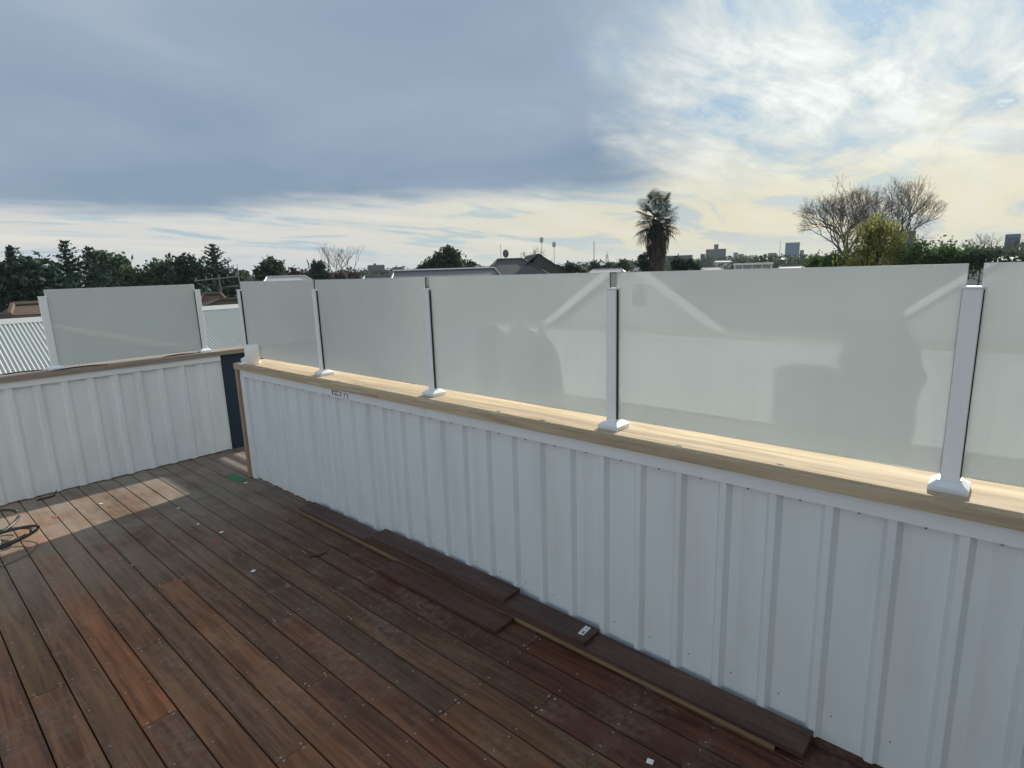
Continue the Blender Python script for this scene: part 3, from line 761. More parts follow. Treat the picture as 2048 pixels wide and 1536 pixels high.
# ------------------------------------------------------------------ neighbouring corrugated roof
def corrugated_roof():
    ridge_y, ridge_z, pitch = 20.0, 0.906, R(22)
    CP = 0.088; NC = 10; Ls = 8.0
    m = plain('zinc_sheet', (0.44, 0.46, 0.45), 0.5, 0.0, 0.05, 2.0)
    root = empty('corrugated_roof', (3, ridge_y, GROUND), 'pale corrugated steel roof next door beyond the far parapet', 'roof')
    me = bpy.data.meshes.new('roof_sheet'); seg = 8; v = []; f = []
    n = NC * seg + 1
    for s in (0, 1):
        for k in range(n):
            h = 0.018 * math.cos(2 * math.pi * k / seg)
            v.append((k * CP / seg, -s * Ls * math.cos(pitch) + h * -math.sin(pitch), -s * Ls * math.sin(pitch) + h * math.cos(pitch)))
    for k in range(n - 1): f.append((k, k + 1, n + k + 1, n + k)[::-1])
    me.from_pydata(v, [], f); me.update(); me.materials.append(m)
    for p in me.polygons: p.use_smooth = True
    W = CP * NC
    for k in range(-6, 20):
        o = bpy.data.objects.new('roof_sheet', me); col.objects.link(o); o.parent = root
        o.location = Vector((k * W, ridge_y, ridge_z)) - root.location
    x0, x1 = -6 * W, 20 * W
    rc = MB(); a = 0.22
    rc.hexa([(x0, ridge_y - a, ridge_z - a * .404 + .016), (x1, ridge_y - a, ridge_z - a * .404 + .016), (x1, ridge_y, ridge_z + .05), (x0, ridge_y, ridge_z + .05),
             (x0, ridge_y - a, ridge_z - a * .404 + .020), (x1, ridge_y - a, ridge_z - a * .404 + .020), (x1, ridge_y, ridge_z + .06), (x0, ridge_y, ridge_z + .06)])
    rc.build('ridge_capping', m, root)
    MB().hexa([(x0, ridge_y + .01, ridge_z + .03), (x1, ridge_y + .01, ridge_z + .03), (x1, ridge_y + 7, ridge_z - 2.8), (x0, ridge_y + 7, ridge_z - 2.8),
               (x0, ridge_y + .01, ridge_z + .05), (x1, ridge_y + .01, ridge_z + .05), (x1, ridge_y + 7, ridge_z - 2.78), (x0, ridge_y + 7, ridge_z - 2.78)]).build('far_slope', m, root)
    MB().box(x0 + .3, x1 - .3, ridge_y - 7, ridge_y + 6.8, GROUND, ridge_z - 3.1).build('wall', plain('brick_wall', (0.30, 0.17, 0.12), 0.85), root)
corrugated_roof()

# ------------------------------------------------------------------ houses, roofs and buildings in view
def frame_at(px, py, dist):
    p = at(px, py, dist); r = ray(px, py); a = Vector((r.x, r.y, 0)).normalized(); rt = Vector((a.y, -a.x, 0))
    return p, rt, a
def local_obj(mb, name, mate, parent, rt, a, smooth=False):
    """mesh given in (right, away, up) about the parent's base"""
    v = [rt * x + a * y + Vector((0, 0, z)) for x, y, z in mb.v]
    me = bpy.data.meshes.new(name); me.from_pydata([tuple(q) for q in v], [], mb.f); me.update(); me.materials.append(mate)
    if smooth:
        for p in me.polygons: p.use_smooth = True
    o = bpy.data.objects.new(name, me); col.objects.link(o); o.parent = parent; return o

M['tile_grey'] = plain('charcoal_tiles', (0.085, 0.08, 0.085), 0.85, 0, 0.25, 1.5)
M['tile_brown'] = plain('brown_tiles', (0.085, 0.062, 0.048), 0.85, 0, 0.3, 1.2)
M['metal_roof'] = plain('pale_metal_roof', (0.45, 0.46, 0.47), 0.5, 0, 0.08, 0.5)
M['shed_roof'] = plain('dull_metal_roof', (0.16, 0.16, 0.165), 0.6, 0, 0.15, 0.5)
M['brick'] = plain('brown_brick', (0.12, 0.085, 0.070), 0.9, 0, 0.25, 3)
M['wallpale'] = plain('pale_render', (0.55, 0.55, 0.53), 0.8, 0, 0.1, 0.3)
M['concrete'] = plain('far_concrete', (0.13, 0.13, 0.14), 0.8, 0, 0.1, 0.1)
M['bluetower'] = plain('far_blue_glass', (0.10, 0.19, 0.25), 0.35, 0, 0.12, 0.08)
M['fardark'] = plain('far_window_band', (0.085, 0.12, 0.15), 0.4)
M['greypole'] = plain('galvanised_pole', (0.22, 0.23, 0.24), 0.6)
M['timberpole'] = plain('timber_pole', (0.10, 0.09, 0.08), 0.9)

def hip_house(px, py, dist, L, D, rise, hip, label, roofm, wallm, yaw=0.0, wh=None, name='house', eave=0.4):
    """ridge centre at the pixel; ridge along the local right axis, hips inset"""
    p, rt, a = frame_at(px, py, dist)
    if yaw:
        c, s = math.cos(yaw), math.sin(yaw); rt, a = rt * c + a * s, a * c - rt * s
    root = empty(name, (p.x, p.y, GROUND), label, 'house')
    zr = p.z - GROUND; ze = zr - rise; hl, hd = L / 2, D / 2
    MB_ = MB()
    A = (-hl, -hd, ze); B = (hl, -hd, ze); C_ = (hl, hd, ze); D_ = (-hl, hd, ze); R1 = (-hl + hip, 0, zr); R2 = (hl - hip, 0, zr)
    MB_.poly([A, B, R2, R1]); MB_.poly([C_, D_, R1, R2]); MB_.poly([B, C_, R2]); MB_.poly([D_, A, R1]); MB_.poly([A, D_, C_, B])
    local_obj(MB_, 'roof', roofm, root, rt, a)
    w = MB().box(-hl + eave, hl - eave, -hd + eave, hd - eave, 0, ze - 0.01)
    local_obj(w, 'wall', wallm, root, rt, a)
    rc = MB().tube([(-hl + hip, 0, zr + .03), (hl - hip, 0, zr + .03)], 0.10, 6)
    rc.tube([(-hl, -hd, ze + .03), (-hl + hip, 0, zr + .03)], 0.09, 6); rc.tube([(hl, -hd, ze + .03), (hl - hip, 0, zr + .03)], 0.09, 6)
    local_obj(rc, 'ridge_capping', roofm, root, rt, a)
    return root, rt, a, zr
def suburb():
    # grey tiled house with dish
    h, rt, a, zr = hip_house(1020, 519, 52, 7.0, 8.0, 1.9, 2.4, 'grey tiled hip roofed house with a satellite dish', M['tile_grey'], M['brick'], R(8))
    g = MB(); g.poly([(0.9, -1, zr - 1.7), (5.6, -1, zr - 1.7), (2.4, -1, zr + .42)]); g.poly([(5.6, 5, zr - 1.7), (0.9, 5, zr - 1.7), (2.4, 5, zr + .42)])
    g.poly([(5.6, -1.2, zr - 1.7), (5.6, 5, zr - 1.7), (2.4, 5, zr + .42), (2.4, -1.2, zr + .42)]); g.poly([(0.2, -1.2, zr - 1.2), (2.4, -1.2, zr + .42), (2.4, 5, zr + .42), (0.2, 5, zr - 1.2)])
    local_obj(g, 'roof', M['tile_grey'], h, rt, a)
    mast = MB().tube([(-0.35, 0.2, zr), (-0.35, 0.2, zr + .45)], 0.03, 6)
    d = local_obj(mast, 'dish_mast', M['greypole'], h, rt, a)
    ds = MB(); n = 16
    for r, q in ((0.0, -.08), (.2, -.05), (.36, .02)):
        for k in range(n):
            an = 2 * math.pi * k / n; ds.v.append((-0.35 + r * .75 * math.cos(an), 0.1 + q, zr + .52 + r * math.sin(an)))
    for i in range(2):
        for k in range(n): ds.f.append((i * n + k, i * n + (k + 1) % n, (i + 1) * n + (k + 1) % n, (i + 1) * n + k))
    local_obj(ds, 'dish', M['concrete'], d, rt, a)
    # long shed with a pale ridge line
    h, rt, a, zr = hip_house(890, 541, 40, 7.6, 5.0, 0.9, 0.4, 'long low shed with a bright white ridge strip', M['shed_roof'], M['wallpale'], R(3), name='shed')
    local_obj(MB().box(-3.5, 3.4, -.12, .10, zr + .07, zr + .15), 'ridge_strip', M['flash'], h, rt, a)
    hip_house(757, 552, 45, 3.0, 3.4, 0.7, 0.5, 'small dark roof with pale edges left of the long shed', M['shed_roof'], M['wallpale'], 0, name='outbuilding')
    hip_house(650, 562, 60, 6.5, 5, 1.4, 1.4, 'tan hip roof peeping over the corner panes', M['metal_roof'], M['brick'], R(-10))
    hip_house(572, 553, 66, 7.0, 5, 1.6, 1.6, 'pale hip roof below the round tree', M['metal_roof'], M['brick'], R(12))
    # brown roofs behind the corrugated one
    hip_house(92, 607, 27, 2.5, 1.6, 0.32, 0.30, 'small rust brown hip roof left of the far pane', M['tile_brown'], M['brick'], R(14), name='brown_dormer', eave=0.05)
    hip_house(470, 600, 27.5, 5.6, 3.6, 0.75, 2.2, 'low brown tiled roof behind the corrugated ridge', M['tile_brown'], M['brick'], R(-6))
    hip_house(425, 589, 31, 1.3, 1.2, 0.40, 0.30, 'small brown ridge block above the low tiled roof', M['brick'], M['brick'], R(-4), name='roof_vent', eave=0.03)
    # small far roofs over the glass line
    spec = [(1290, 536, 90, 3.2, 'small pinkish gable end left of the palm', M['metal_roof']), (1215, 538, 120, 7, 'flat pale roof between the poles and the palm', M['metal_roof']),
            (1130, 529, 240, 14, 'pale shed roof beyond the grey tiled house', M['metal_roof']), (1170, 526, 300, 24, 'long white roof under the tall pole', M['metal_roof']),
            (1240, 532, 160, 6, 'small house with white roof edge near the palm', M['metal_roof']), (1412, 534, 150, 8, 'low grey roof right of the palm hedge', M['shed_roof']),
            (1445, 521, 260, 7, 'small bright roof below the slab block', M['metal_roof']), (1545, 515, 380, 16, 'white roof before the low trees', M['metal_roof']),
            (1590, 531, 140, 7, 'dark house roof at the foot of the bare tree', M['shed_roof']), (720, 552, 160, 12, 'grey roof among the distant trees', M['shed_roof']),
            (930, 530, 150, 9, 'dark roof behind the gum tree', M['shed_roof']), (1970, 512, 120, 10, 'dark roof ridge before the right tower', M['shed_roof'])]
    for px, py, dist, L, lab, rm in spec:
        hip_house(px, py, dist, L, L * .6, L * .09, L * .1, lab, rm, M['wallpale'], random.uniform(-.3, .3))
    # white shed with columns
    p, rt, a = frame_at(1503, 526, 170)
    r = empty('white_shed', (p.x, p.y, GROUND), 'white open fronted shed above the wide pane', 'shed'); z = p.z - GROUND
    local_obj(MB().box(-4.6, 5.4, 0, 6, z - .5, z), 'roof', M['flash'], r, rt, a)
    local_obj(MB().box(-4.2, 5.0, 1.5, 5.8, 0, z - .52), 'wall', M['wallpale'], r, rt, a)
    for x in (-4.2, -2.2, 0.2, 2.6, 5.0): local_obj(MB().box(x - .15, x + .15, .2, .5, 0, z - .52), 'column', M['flash'], r, rt, a)
suburb()

def tower(pxl, pxr, py, dist, depth, mate, label, extras=(), bands=0, name='office_block'):
    pc = (pxl + pxr) / 2; p, rt, a = frame_at(pc, py, dist)
    w = (at(pxr, py, dist) - at(pxl, py, dist)).length
    r = empty(name, (p.x, p.y, GROUND), label, 'building'); z = p.z - GROUND
    local_obj(MB().box(-w / 2, w / 2, 0, depth, 0, z), 'wall', mate, r, rt, a)
    for (a0, a1, hh) in extras:
        local_obj(MB().box(-w / 2 + a0 * w, -w / 2 + a1 * w, depth * .2, depth * .7, z, z + hh), 'roof_plant', mate, r, rt, a)
    for k in range(bands):
        zz = z - (k + 1) * 3.6
        local_obj(MB().box(-w / 2 + .6, w / 2 - .6, -.3, -.05, zz, zz + 1.5), 'window', M['fardark'], r, rt, a)
def skyline():
    tower(1412, 1452, 498, 800, 18, M['concrete'], 'grey slab block with a lift tower on its roof', [(.40, .62, 6)], 5)
    tower(1401, 1411, 508, 820, 12, M['concrete'], 'low grey block left of the slab block', (), 2)
    tower(1467, 1476, 505, 1100, 14, M['bluetower'], 'small pale blue block on the horizon', (), 2)
    tower(1477, 1488, 508, 1150, 14, M['concrete'], 'low block beside the small pale blue one', (), 1)
    tower(1536, 1553, 506, 900, 16, M['concrete'], 'low flat block left of the mast', (), 2)
    tower(1571, 1600, 485, 1000, 26, M['bluetower'], 'blue glass tower left of the bare tree', (), 0)
    tower(1600, 1608, 500, 1000, 20, M['concrete'], 'grey annex attached to the blue tower', (), 2)
    tower(1790, 1832, 463, 420, 20, M['concrete'], 'dark block half hidden behind the bare tree', [(.1, .4, 1.2)], 4)
    tower(2011, 2042, 468, 520, 22, M['bluetower'], 'blue grey tower at the right edge', (), 6)
    tower(2042, 2062, 484, 540, 20, M['concrete'], 'low dark block touching the right edge', (), 3)
    tower(735, 769, 530, 420, 18, M['concrete'], 'grey flat block among trees on the left skyline', [(.35, .5, 1.2)], 2)
    tower(785, 806, 534, 500, 18, M['concrete'], 'low pale block right of the grey flat block', (), 1)
    tower(1320, 1385, 511, 520, 20, M['concrete'], 'long low block behind the palm', (), 1)
    # masts and floodlights
    def mast(px, pt, dist, rad, label, name='mast', cat='mast'):
        p = at(px, pt, dist); r = empty(name, (p.x, p.y, GROUND), label, cat)
        MB().tube([(p.x, p.y, GROUND), (p.x, p.y, p.z)], [rad, rad * .6], 6).build('pole', M['greypole'], r)
        return r, p
    mast(1001, 488, 330, .22, 'thin grey mast above the satellite dish house')
    mast(1188, 482, 330, .30, 'tall bare pole left of the palm')
    mast(1561, 481, 700, .35, 'slender radio mast left of the blue tower')
    r, p = mast(1214, 503, 600, .30, 'stubby lattice tower near the palm', 'lattice_tower', 'tower')
    m = MB()
    for s in (-1, 1):
        m.tube([(p.x + s * 2.2, p.y - s * 2.2, GROUND), (p.x + s * .4, p.y - s * .4, p.z - 3)], .3, 5)
    for k in range(8):
        q = k / 8; w = 2.2 * (1 - q) + .4 * q; zz = GROUND + (p.z - 3 - GROUND) * q
        m.tube([(p.x - w, p.y + w, zz), (p.x + w, p.y - w, zz + 1.5)], .16, 4)
    m.build('lattice', M['greypole'], r)
    for px, pt, lab in ((1083, 480, 'taller stadium floodlight tower'), (1108, 489, 'shorter stadium floodlight tower')):
        r, p = mast(px, pt, 520, .32, lab, 'floodlight_tower', 'floodlight')
        a = Vector((p.x, p.y, 0)).normalized(); rt = Vector((a.y, -a.x, 0))
        m = MB(); n = 14
        for dd in (0, .8):
            for k in range(n):
                an = 2 * math.pi * k / n
                m.v.append(tuple(p + rt * (1.7 * math.cos(an)) + a * dd + Vector((0, 0, 2.6 * math.sin(an)))))
        m.f = [tuple(range(n)), tuple(reversed(range(n, 2 * n)))] + [(k, k + n, (k + 1) % n + n, (k + 1) % n) for k in range(n)]
        m.build('lamp_panel', M['metal_roof'], r)
    # timber power pole with cross arms before the conifers
    d = 48
    p = at(437, 553, d); r = empty('power_pole', (p.x, p.y, GROUND), 'timber power pole with crossarms before the dark conifers', 'power pole')
    a = Vector((p.x, p.y, 0)).normalized(); rt = Vector((a.y, -a.x, 0))
    MB().tube([(p.x, p.y, GROUND), (p.x, p.y, p.z + .15)], [.12, .08], 8).build('pole', M['timberpole'], r)
    q1, q2 = at(388, 562, d - .4), at(476, 553, d - .4)
    MB().tube([q1, q2], .05, 6).build('crossarm', M['greypole'], r)
    q1, q2 = at(452, 574, d - .4), at(492, 570, d - .4)
    MB().tube([q1, q2], .04, 6).build('crossarm', M['greypole'], r)
    for px, py in ((392, 559), (412, 557), (455, 553), (472, 551)):
        q = at(px, py, d - .4); MB().tube([q - Vector((0, 0, .05)), q + Vector((0, 0, .14))], [.04, .05], 6).build('insulator', M['concrete'], r)
    # small aerial left of the round tree
    mast(474, 527, 75, .05, 'thin aerial between the conifer and the round tree', 'aerial', 'aerial')
skyline()

# ------------------------------------------------------------------ trees
M['conifer'] = leafmat('conifer_needles', (0.018, 0.038, 0.038), (0.060, 0.100, 0.082), 0.12)
M['cypress'] = leafmat('cypress_leaf', (0.018, 0.038, 0.035), (0.060, 0.095, 0.075), 0.12)
M['broad'] = leafmat('broad_leaf', (0.035, 0.070, 0.045), (0.120, 0.170, 0.105), 0.25)
M['gum'] = leafmat('gum_leaf', (0.026, 0.050, 0.036), (0.085, 0.115, 0.075), 0.25)
M['willow'] = leafmat('willow_leaf', (0.14, 0.15, 0.045), (0.36, 0.35, 0.11), 0.5)
M['shrub'] = leafmat('shrub_leaf', (0.035, 0.075, 0.030), (0.11, 0.18, 0.065), 0.4)
M['purple'] = leafmat('winter_twig_mass', (0.045, 0.034, 0.036), (0.085, 0.065, 0.062), 0.1)
M['bark'] = plain('tree_bark', (0.085, 0.07, 0.06), 0.9, 0, 0.3, 3)
M['twig'] = plain('bare_twig', (0.16, 0.135, 0.12), 0.9, 0, 0.2, 1)
M['palm'] = leafmat('palm_frond', (0.012, 0.028, 0.026), (0.045, 0.075, 0.055), 0.15)
M['skirt'] = leafmat('dead_frond', (0.05, 0.042, 0.042), (0.13, 0.105, 0.09), 0.1)

def leafquad(m, c, s, rnd, flat=0.0):
    n = Vector((rnd.gauss(0, 1), rnd.gauss(0, 1), rnd.gauss(0, 1) + flat)).normalized()
    t = n.orthogonal().normalized(); t = (Matrix.Rotation(rnd.uniform(0, 6.28), 3, n) @ t); b = n.cross(t)
    a = s * rnd.uniform(.6, 1.3); w = s * rnd.uniform(.35, .7)
    i = len(m.v)
    m.v += [tuple(c - t * a), tuple(c - t * a * .1 + b * w), tuple(c + t * a), tuple(c - t * a * .1 - b * w)]
    m.f.append((i, i + 1, i + 2, i + 3))
def crown_blobs(blobs, density, s, rnd, hollow=0.45):
    m = MB()
    for (c, r) in blobs:
        c = Vector(c); k = int(density * (r[0] * r[1] + r[1] * r[2] + r[0] * r[2]) / 3)
        # sub-clumps make light and dark masses
        cl = []
        for q in range(max(5, int(k / 45))):
            d = Vector((rnd.gauss(0, 1), rnd.gauss(0, 1), rnd.gauss(0, 1))).normalized(); rad = rnd.uniform(hollow, 1.0) ** .6
            cl.append(Vector((d.x * r[0], d.y * r[1], d.z * r[2])) * rad)
        for q in range(k):
            b = rnd.choice(cl); sp = 0.26 * max(r[0], r[2])
            leafquad(m, c + b + Vector((rnd.gauss(0, sp), rnd.gauss(0, sp), rnd.gauss(0, sp * .8))), s, rnd, 0.4)
    return m
def branchy(m, p, d, L, r, depth, rnd, spread=0.6, up=0.12, sides=5, kids=(2, 3), shrink=.74):
    n = 3; pts = [p]; q = p.copy(); dd = d.copy()
    for k in range(n):
        dd = (dd + Vector((rnd.gauss(0, .13), rnd.gauss(0, .13), rnd.gauss(0, .1) + up * .3))).normalized()
        q = q + dd * (L / n); pts.append(q.copy())
    m.tube(pts, [r * (1 - .32 * k / n) for k in range(n + 1)], sides, caps=False)
    if depth <= 0: return
    for k in range(rnd.randint(*kids)):
        ax = dd.orthogonal().normalized(); ax = Matrix.Rotation(rnd.uniform(0, 6.28), 3, dd) @ ax
        nd = (Matrix.Rotation(spread * rnd.uniform(.5, 1.15), 3, ax) @ dd + Vector((0, 0, up))).normalized()
        branchy(m, pts[-1] if k < 2 else pts[-2], nd, L * shrink * rnd.uniform(.8, 1.15), r * .66, depth - 1, rnd, spread, up, max(3, sides - 1), kids, shrink)

def tree_root(px, dist, name, label, cat='tree', group=None):
    p = at(px, 540, dist); return empty(name, (p.x, p.y, GROUND), label, cat, group)
def trunk(root, h, r, mate=None, lean=(0, 0)):
    rnd = random.Random(int(root.location.x * 100)); m = MB()
    b = root.location
    m.tube([b + Vector((0, 0, 0)), b + Vector((lean[0] * .4, lean[1] * .4, h * .5)), b + Vector((lean[0], lean[1], h))], [r, r * .75, r * .35], 8)
    for k in range(6):
        z = h * rnd.uniform(.45, .9); d = Vector((rnd.gauss(0, 1), rnd.gauss(0, 1), .8)).normalized()
        m.tube([b + Vector((lean[0] * z / h, lean[1] * z / h, z)), b + Vector((lean[0] * z / h, lean[1] * z / h, z)) + d * h * .22], [r * .4, r * .1], 5)
    m.build('trunk', mate or M['bark'], root)
def mass_tree(px, dist, spans, name, label, mate, s=.42, dens=150, tr=.28, seed=None, hollow=.45):
    """spans: list of (pixel x centre, top pixel y, bottom pixel y, half width in pixels) ellipsoids of foliage at that distance"""
    root = tree_root(px, dist, name, label); rnd = random.Random(seed or int(px * 7 + dist))
    blobs = []
    for (cx, pt, pb, hw) in spans:
        ct = at(cx, pt, dist); cb = at(cx, pb, dist); e = at(cx + hw, (pt + pb) / 2, dist); c = (ct + cb) / 2
        rx = (Vector((e.x, e.y, 0)) - Vector((c.x, c.y, 0))).length; rz = (ct.z - cb.z) / 2
        blobs.append((c, (rx * .82, rx * .82, rz * .85)))
    m = crown_blobs(blobs, dens, s, rnd, hollow)
    trunk(root, max(1.5, max(b[0].z for b in blobs) - GROUND), tr)
    m.build('crown', mate, root)
    return root
def conifer(px, pt, dist, hwpx, base_py, name, label, mate, seed, droop=-0.15, tiers=17, gap=0.0, s=.34, ragged=.25):
    root = tree_root(px, dist, name, label); rnd = random.Random(seed)
    top = at(px, pt, dist); bot = at(px, base_py, dist); e = at(px + hwpx, base_py, dist)
    W = (Vector((e.x, e.y, 0)) - Vector((bot.x, bot.y, 0))).length
    b = root.location; H = top.z - bot.z
    m = MB(); br = MB()
    br.tube([b, Vector((top.x, top.y, top.z))], [.30, .03], 7)
    for k in range(tiers):
        q = (k + .5) / tiers; z = top.z - H * q; rad = W * 1.15 * (q ** .6) + .10
        nb = 5 + int(8 * q)
        for j in range(nb):
            if rnd.random() < gap: continue
            a = 2 * math.pi * (j + rnd.random()) / nb; L = rad * rnd.uniform(1 - ragged * 1.6, 1 + ragged)
            d = Vector((math.cos(a), math.sin(a), 0))
            steps = max(3, int(L / .22))
            for t in range(steps):
                f = (t + .6) / steps
                c = Vector((top.x, top.y, z)) + d * L * f + Vector((0, 0, droop * L * f + .38 * L * f * f))
                for w in range(2):
                    leafquad(m, c + Vector((rnd.gauss(0, .10), rnd.gauss(0, .10), rnd.gauss(0, .06))), s * (1.0 - .5 * f), rnd, 1.2)
            br.tube([Vector((top.x, top.y, z)), Vector((top.x, top.y, z)) + d * L * .8 + Vector((0, 0, (droop + .2) * L * .8))], [.05, .015], 4, caps=False)
    br.build('trunk', M['bark'], root); m.build('crown', mate, root)
    return root

def bare_tree(px, dist, base_py, toph, name, label, seed, depth=6, L=None, r=.28, spread=.55, up=.1, mate=None, kids=(2, 3), tilt=(0, 0), shrink=.76, limbs=4):
    root = tree_root(px, dist, name, label); rnd = random.Random(seed); b = root.location.copy()
    fork = at(px, base_py, dist).z
    m = MB(); m.tube([b, b + Vector((0, 0, (fork - GROUND) * .5)), Vector((b.x, b.y, fork))], [r * 1.3, r * 1.1, r], 8)
    m.build('trunk', M['twig'] if mate is None else mate, root)
    c = MB(); H = toph
    for k in range(limbs):
        a = 2 * math.pi * (k + rnd.random() * .5) / limbs
        d = Vector((math.cos(a) * .75 + tilt[0], math.sin(a) * .75 + tilt[1], rnd.uniform(.25, 1.3))).normalized()
        branchy(c, Vector((b.x, b.y, fork - rnd.uniform(0.1, .18 * H))), d, H * .30, r * .6, depth, rnd, spread, up, 4, kids, shrink)
    c.build('branches', M['twig'] if mate is None else mate, root)
    return root

def trees():
    # left stand of dark evergreens
    mass_tree(48, 82, [(20, 512, 650, 48), (66, 505, 640, 46), (95, 530, 650, 45), (-25, 515, 650, 50)], 'evergreen_tree', 'broad dark evergreen with a ragged flat top at the left edge', M['cypress'], .42, 330, .4)
    conifer(18, 494, 84, 10, 530, 'conifer_tree', 'thin conifer spire above the leftmost evergreen', M['conifer'], 5, tiers=8)
    conifer(127, 481, 90, 52, 600, 'conifer_tree', 'tall conifer with ragged upswept tips left of the far pane', M['conifer'], 11, 0.0, 15, .18, .40, .35)
    conifer(175, 494, 93, 50, 600, 'conifer_tree', 'conifer with gaps between its boughs beside the pale green tree', M['conifer'], 12, 0.02, 13, .25, .40, .4)
    mass_tree(222, 100, [(205, 500, 560, 32), (232, 505, 570, 30), (245, 532, 590, 26), (210, 540, 600, 40)], 'leafy_tree', 'lighter green rounded tree right of the tall conifers', M['broad'], .40, 300, .3)
    mass_tree(283, 104, [(272, 532, 590, 20), (296, 530, 590, 18)], 'leafy_tree', 'low dark bushy tree in the dip of the tree line', M['gum'], .36, 300, .22)
    mass_tree(330, 101, [(310, 520, 590, 22), (338, 512, 590, 26), (330, 545, 600, 40)], 'leafy_tree', 'loose grey green tree left of the pointed conifer', M['broad'], .38, 280, .28)
    mass_tree(372, 96, [(368, 512, 590, 24), (385, 506, 590, 22), (372, 540, 600, 36)], 'evergreen_tree', 'dense dark evergreen touching the pointed conifer', M['cypress'], .38, 340, .3)
    conifer(424, 489, 94, 44, 585, 'conifer_tree', 'pointed star shaped conifer above the power pole', M['conifer'], 21, 0.05, 14, .05, .38, .2)
    mass_tree(462, 92, [(456, 528, 600, 15), (468, 545, 610, 20)], 'evergreen_tree', 'short dark evergreen right of the pointed conifer', M['cypress'], .34, 330, .2)
    mass_tree(487, 78, [(485, 536, 600, 13), (495, 545, 600, 10)], 'small_tree', 'small bushy tree at the corner post', M['gum'], .30, 320, .14)
    mass_tree(440, 70, [(425, 570, 640, 60), (480, 572, 640, 40)], 'hedge', 'dark hedge under the power pole crossarms', M['cypress'], .34, 330, .2)
    # round tree, clipped tree and winter trees
    mass_tree(541, 88, [(541, 519, 562, 29), (528, 528, 565, 18), (556, 526, 566, 18), (540, 514, 528, 8)], 'round_tree', 'round dark tree with a tuft on its crown', M['gum'], .30, 420, .25)
    mass_tree(585, 105, [(580, 536, 565, 20), (606, 544, 566, 22)], 'winter_shrub', 'brown winter shrubs right of the round tree', M['purple'], .30, 330, .15)
    mass_tree(640, 92, [(638, 520, 566, 18), (648, 528, 566, 16)], 'clipped_tree', 'dark square topped tree before the two bare trees', M['cypress'], .30, 420, .22)
    bare_tree(664, 98, 545, 6.2, 'bare_tree', 'left of the two small bare trees on the left skyline', 31, 4, None, .12, .42, .14)
    bare_tree(692, 98, 545, 6.0, 'bare_tree', 'right of the two small bare trees on the left skyline', 32, 4, None, .12, .42, .14)
    mass_tree(690, 110, [(690, 544, 572, 34), (655, 548, 572, 26)], 'winter_shrub', 'purple brown thicket under the two small bare trees', M['purple'], .32, 330, .12)
    # gum clump
    mass_tree(888, 96, [(893, 487, 520, 15), (905, 500, 548, 20), (880, 505, 550, 18), (860, 512, 550, 14), (845, 524, 552, 14), (898, 520, 552, 32)], 'gum_tree', 'tall clumpy gum tree left of the grey roofed house', M['gum'], .28, 430, .25)
    mass_tree(940, 99, [(940, 517, 548, 14)], 'small_tree', 'small rounded tree between gum tree and grey roof', M['cypress'], .26, 430, .16)
    bare_tree(1062, 75, 528, 3.0, 'bare_tree', 'pale bare tree behind the grey tiled house', 41, 4, None, .08, .5, .12, None, (2, 3))
    mass_tree(1120, 70, [(1105, 524, 552, 18), (1132, 526, 552, 22), (1160, 530, 552, 16)], 'shrub_row', 'bushy dark shrubs right of the grey tiled house', M['gum'], .26, 380, .12)
    mass_tree(1200, 130, [(1190, 524, 545, 14), (1215, 526, 545, 16), (1245, 522, 545, 20)], 'small_tree', 'distant tree clump under the poles', M['gum'], .34, 330, .15)
    # by the palm
    mass_tree(1290, 76, [(1290, 508, 548, 15), (1297, 518, 552, 18)], 'palm_hedge', 'dark dense bush left of the palm trunk', M['cypress'], .26, 430, .14)
    mass_tree(1356, 78, [(1350, 512, 552, 20), (1372, 516, 552, 20), (1388, 524, 552, 12)], 'palm_hedge', 'dark dense bush right of the palm trunk', M['cypress'], .26, 430, .14)
    # right hand group
    bare_tree(1690, 66, 494, 6.5, 'bare_tree', 'large spreading bare tree left of the yellow green willow', 52, 7, None, .17, .56, .06, None, (2, 3), (0, 0), .77, 9)
    bare_tree(1776, 72, 492, 6.8, 'bare_tree', 'large bare tree rising right of the yellow green willow', 57, 7, None, .16, .54, .07, None, (2, 3), (0, 0), .77, 8)
    w_ = mass_tree(1752, 60, [(1755, 425, 500, 24), (1732, 452, 520, 22), (1780, 446, 520, 24), (1735, 495, 560, 36), (1790, 490, 560, 30), (1700, 510, 560, 26)], 'willow_tree', 'yellow green willow in front of the bare trees', M['willow'], .20, 360, .18, None, .3)
    r = bpy.data.objects[w_.name]; m = MB(); rnd = random.Random(8)
    for k in range(420):
        px = rnd.choice([rnd.gauss(1752, 22), rnd.gauss(1722, 26), rnd.gauss(1785, 26), rnd.gauss(1755, 50)]); t0 = at(px, 418 + abs(px - 1756) * .62 + rnd.uniform(-4, 75), 60 + rnd.uniform(-2, 2)); q = t0.copy()
        for j in range(rnd.randint(3, 9)):
            q = q + Vector((rnd.gauss(0, .05), rnd.gauss(0, .05), -.17))
            i = len(m.v); a = rnd.uniform(0, 6.28); t = Vector((math.cos(a), math.sin(a), 0)) * .07
            m.v += [tuple(q + t), tuple(q - t), tuple(q - Vector((0, 0, .22)))]; m.f.append((i, i + 1, i + 2))
    m.build('hanging_twigs', M['willow'], r)
    mass_tree(1660, 62, [(1640, 507, 560, 36), (1675, 502, 560, 30)], 'shrub', 'green shrub left of the willow foot', M['shrub'], .14, 900, .12)
    mass_tree(1850, 58, [(1835, 480, 560, 44), (1880, 476, 560, 44), (1925, 484, 560, 44), (1900, 500, 565, 60)], 'leafy_tree', 'spreading bright green tree right of the willow', M['shrub'], .14, 850, .16)
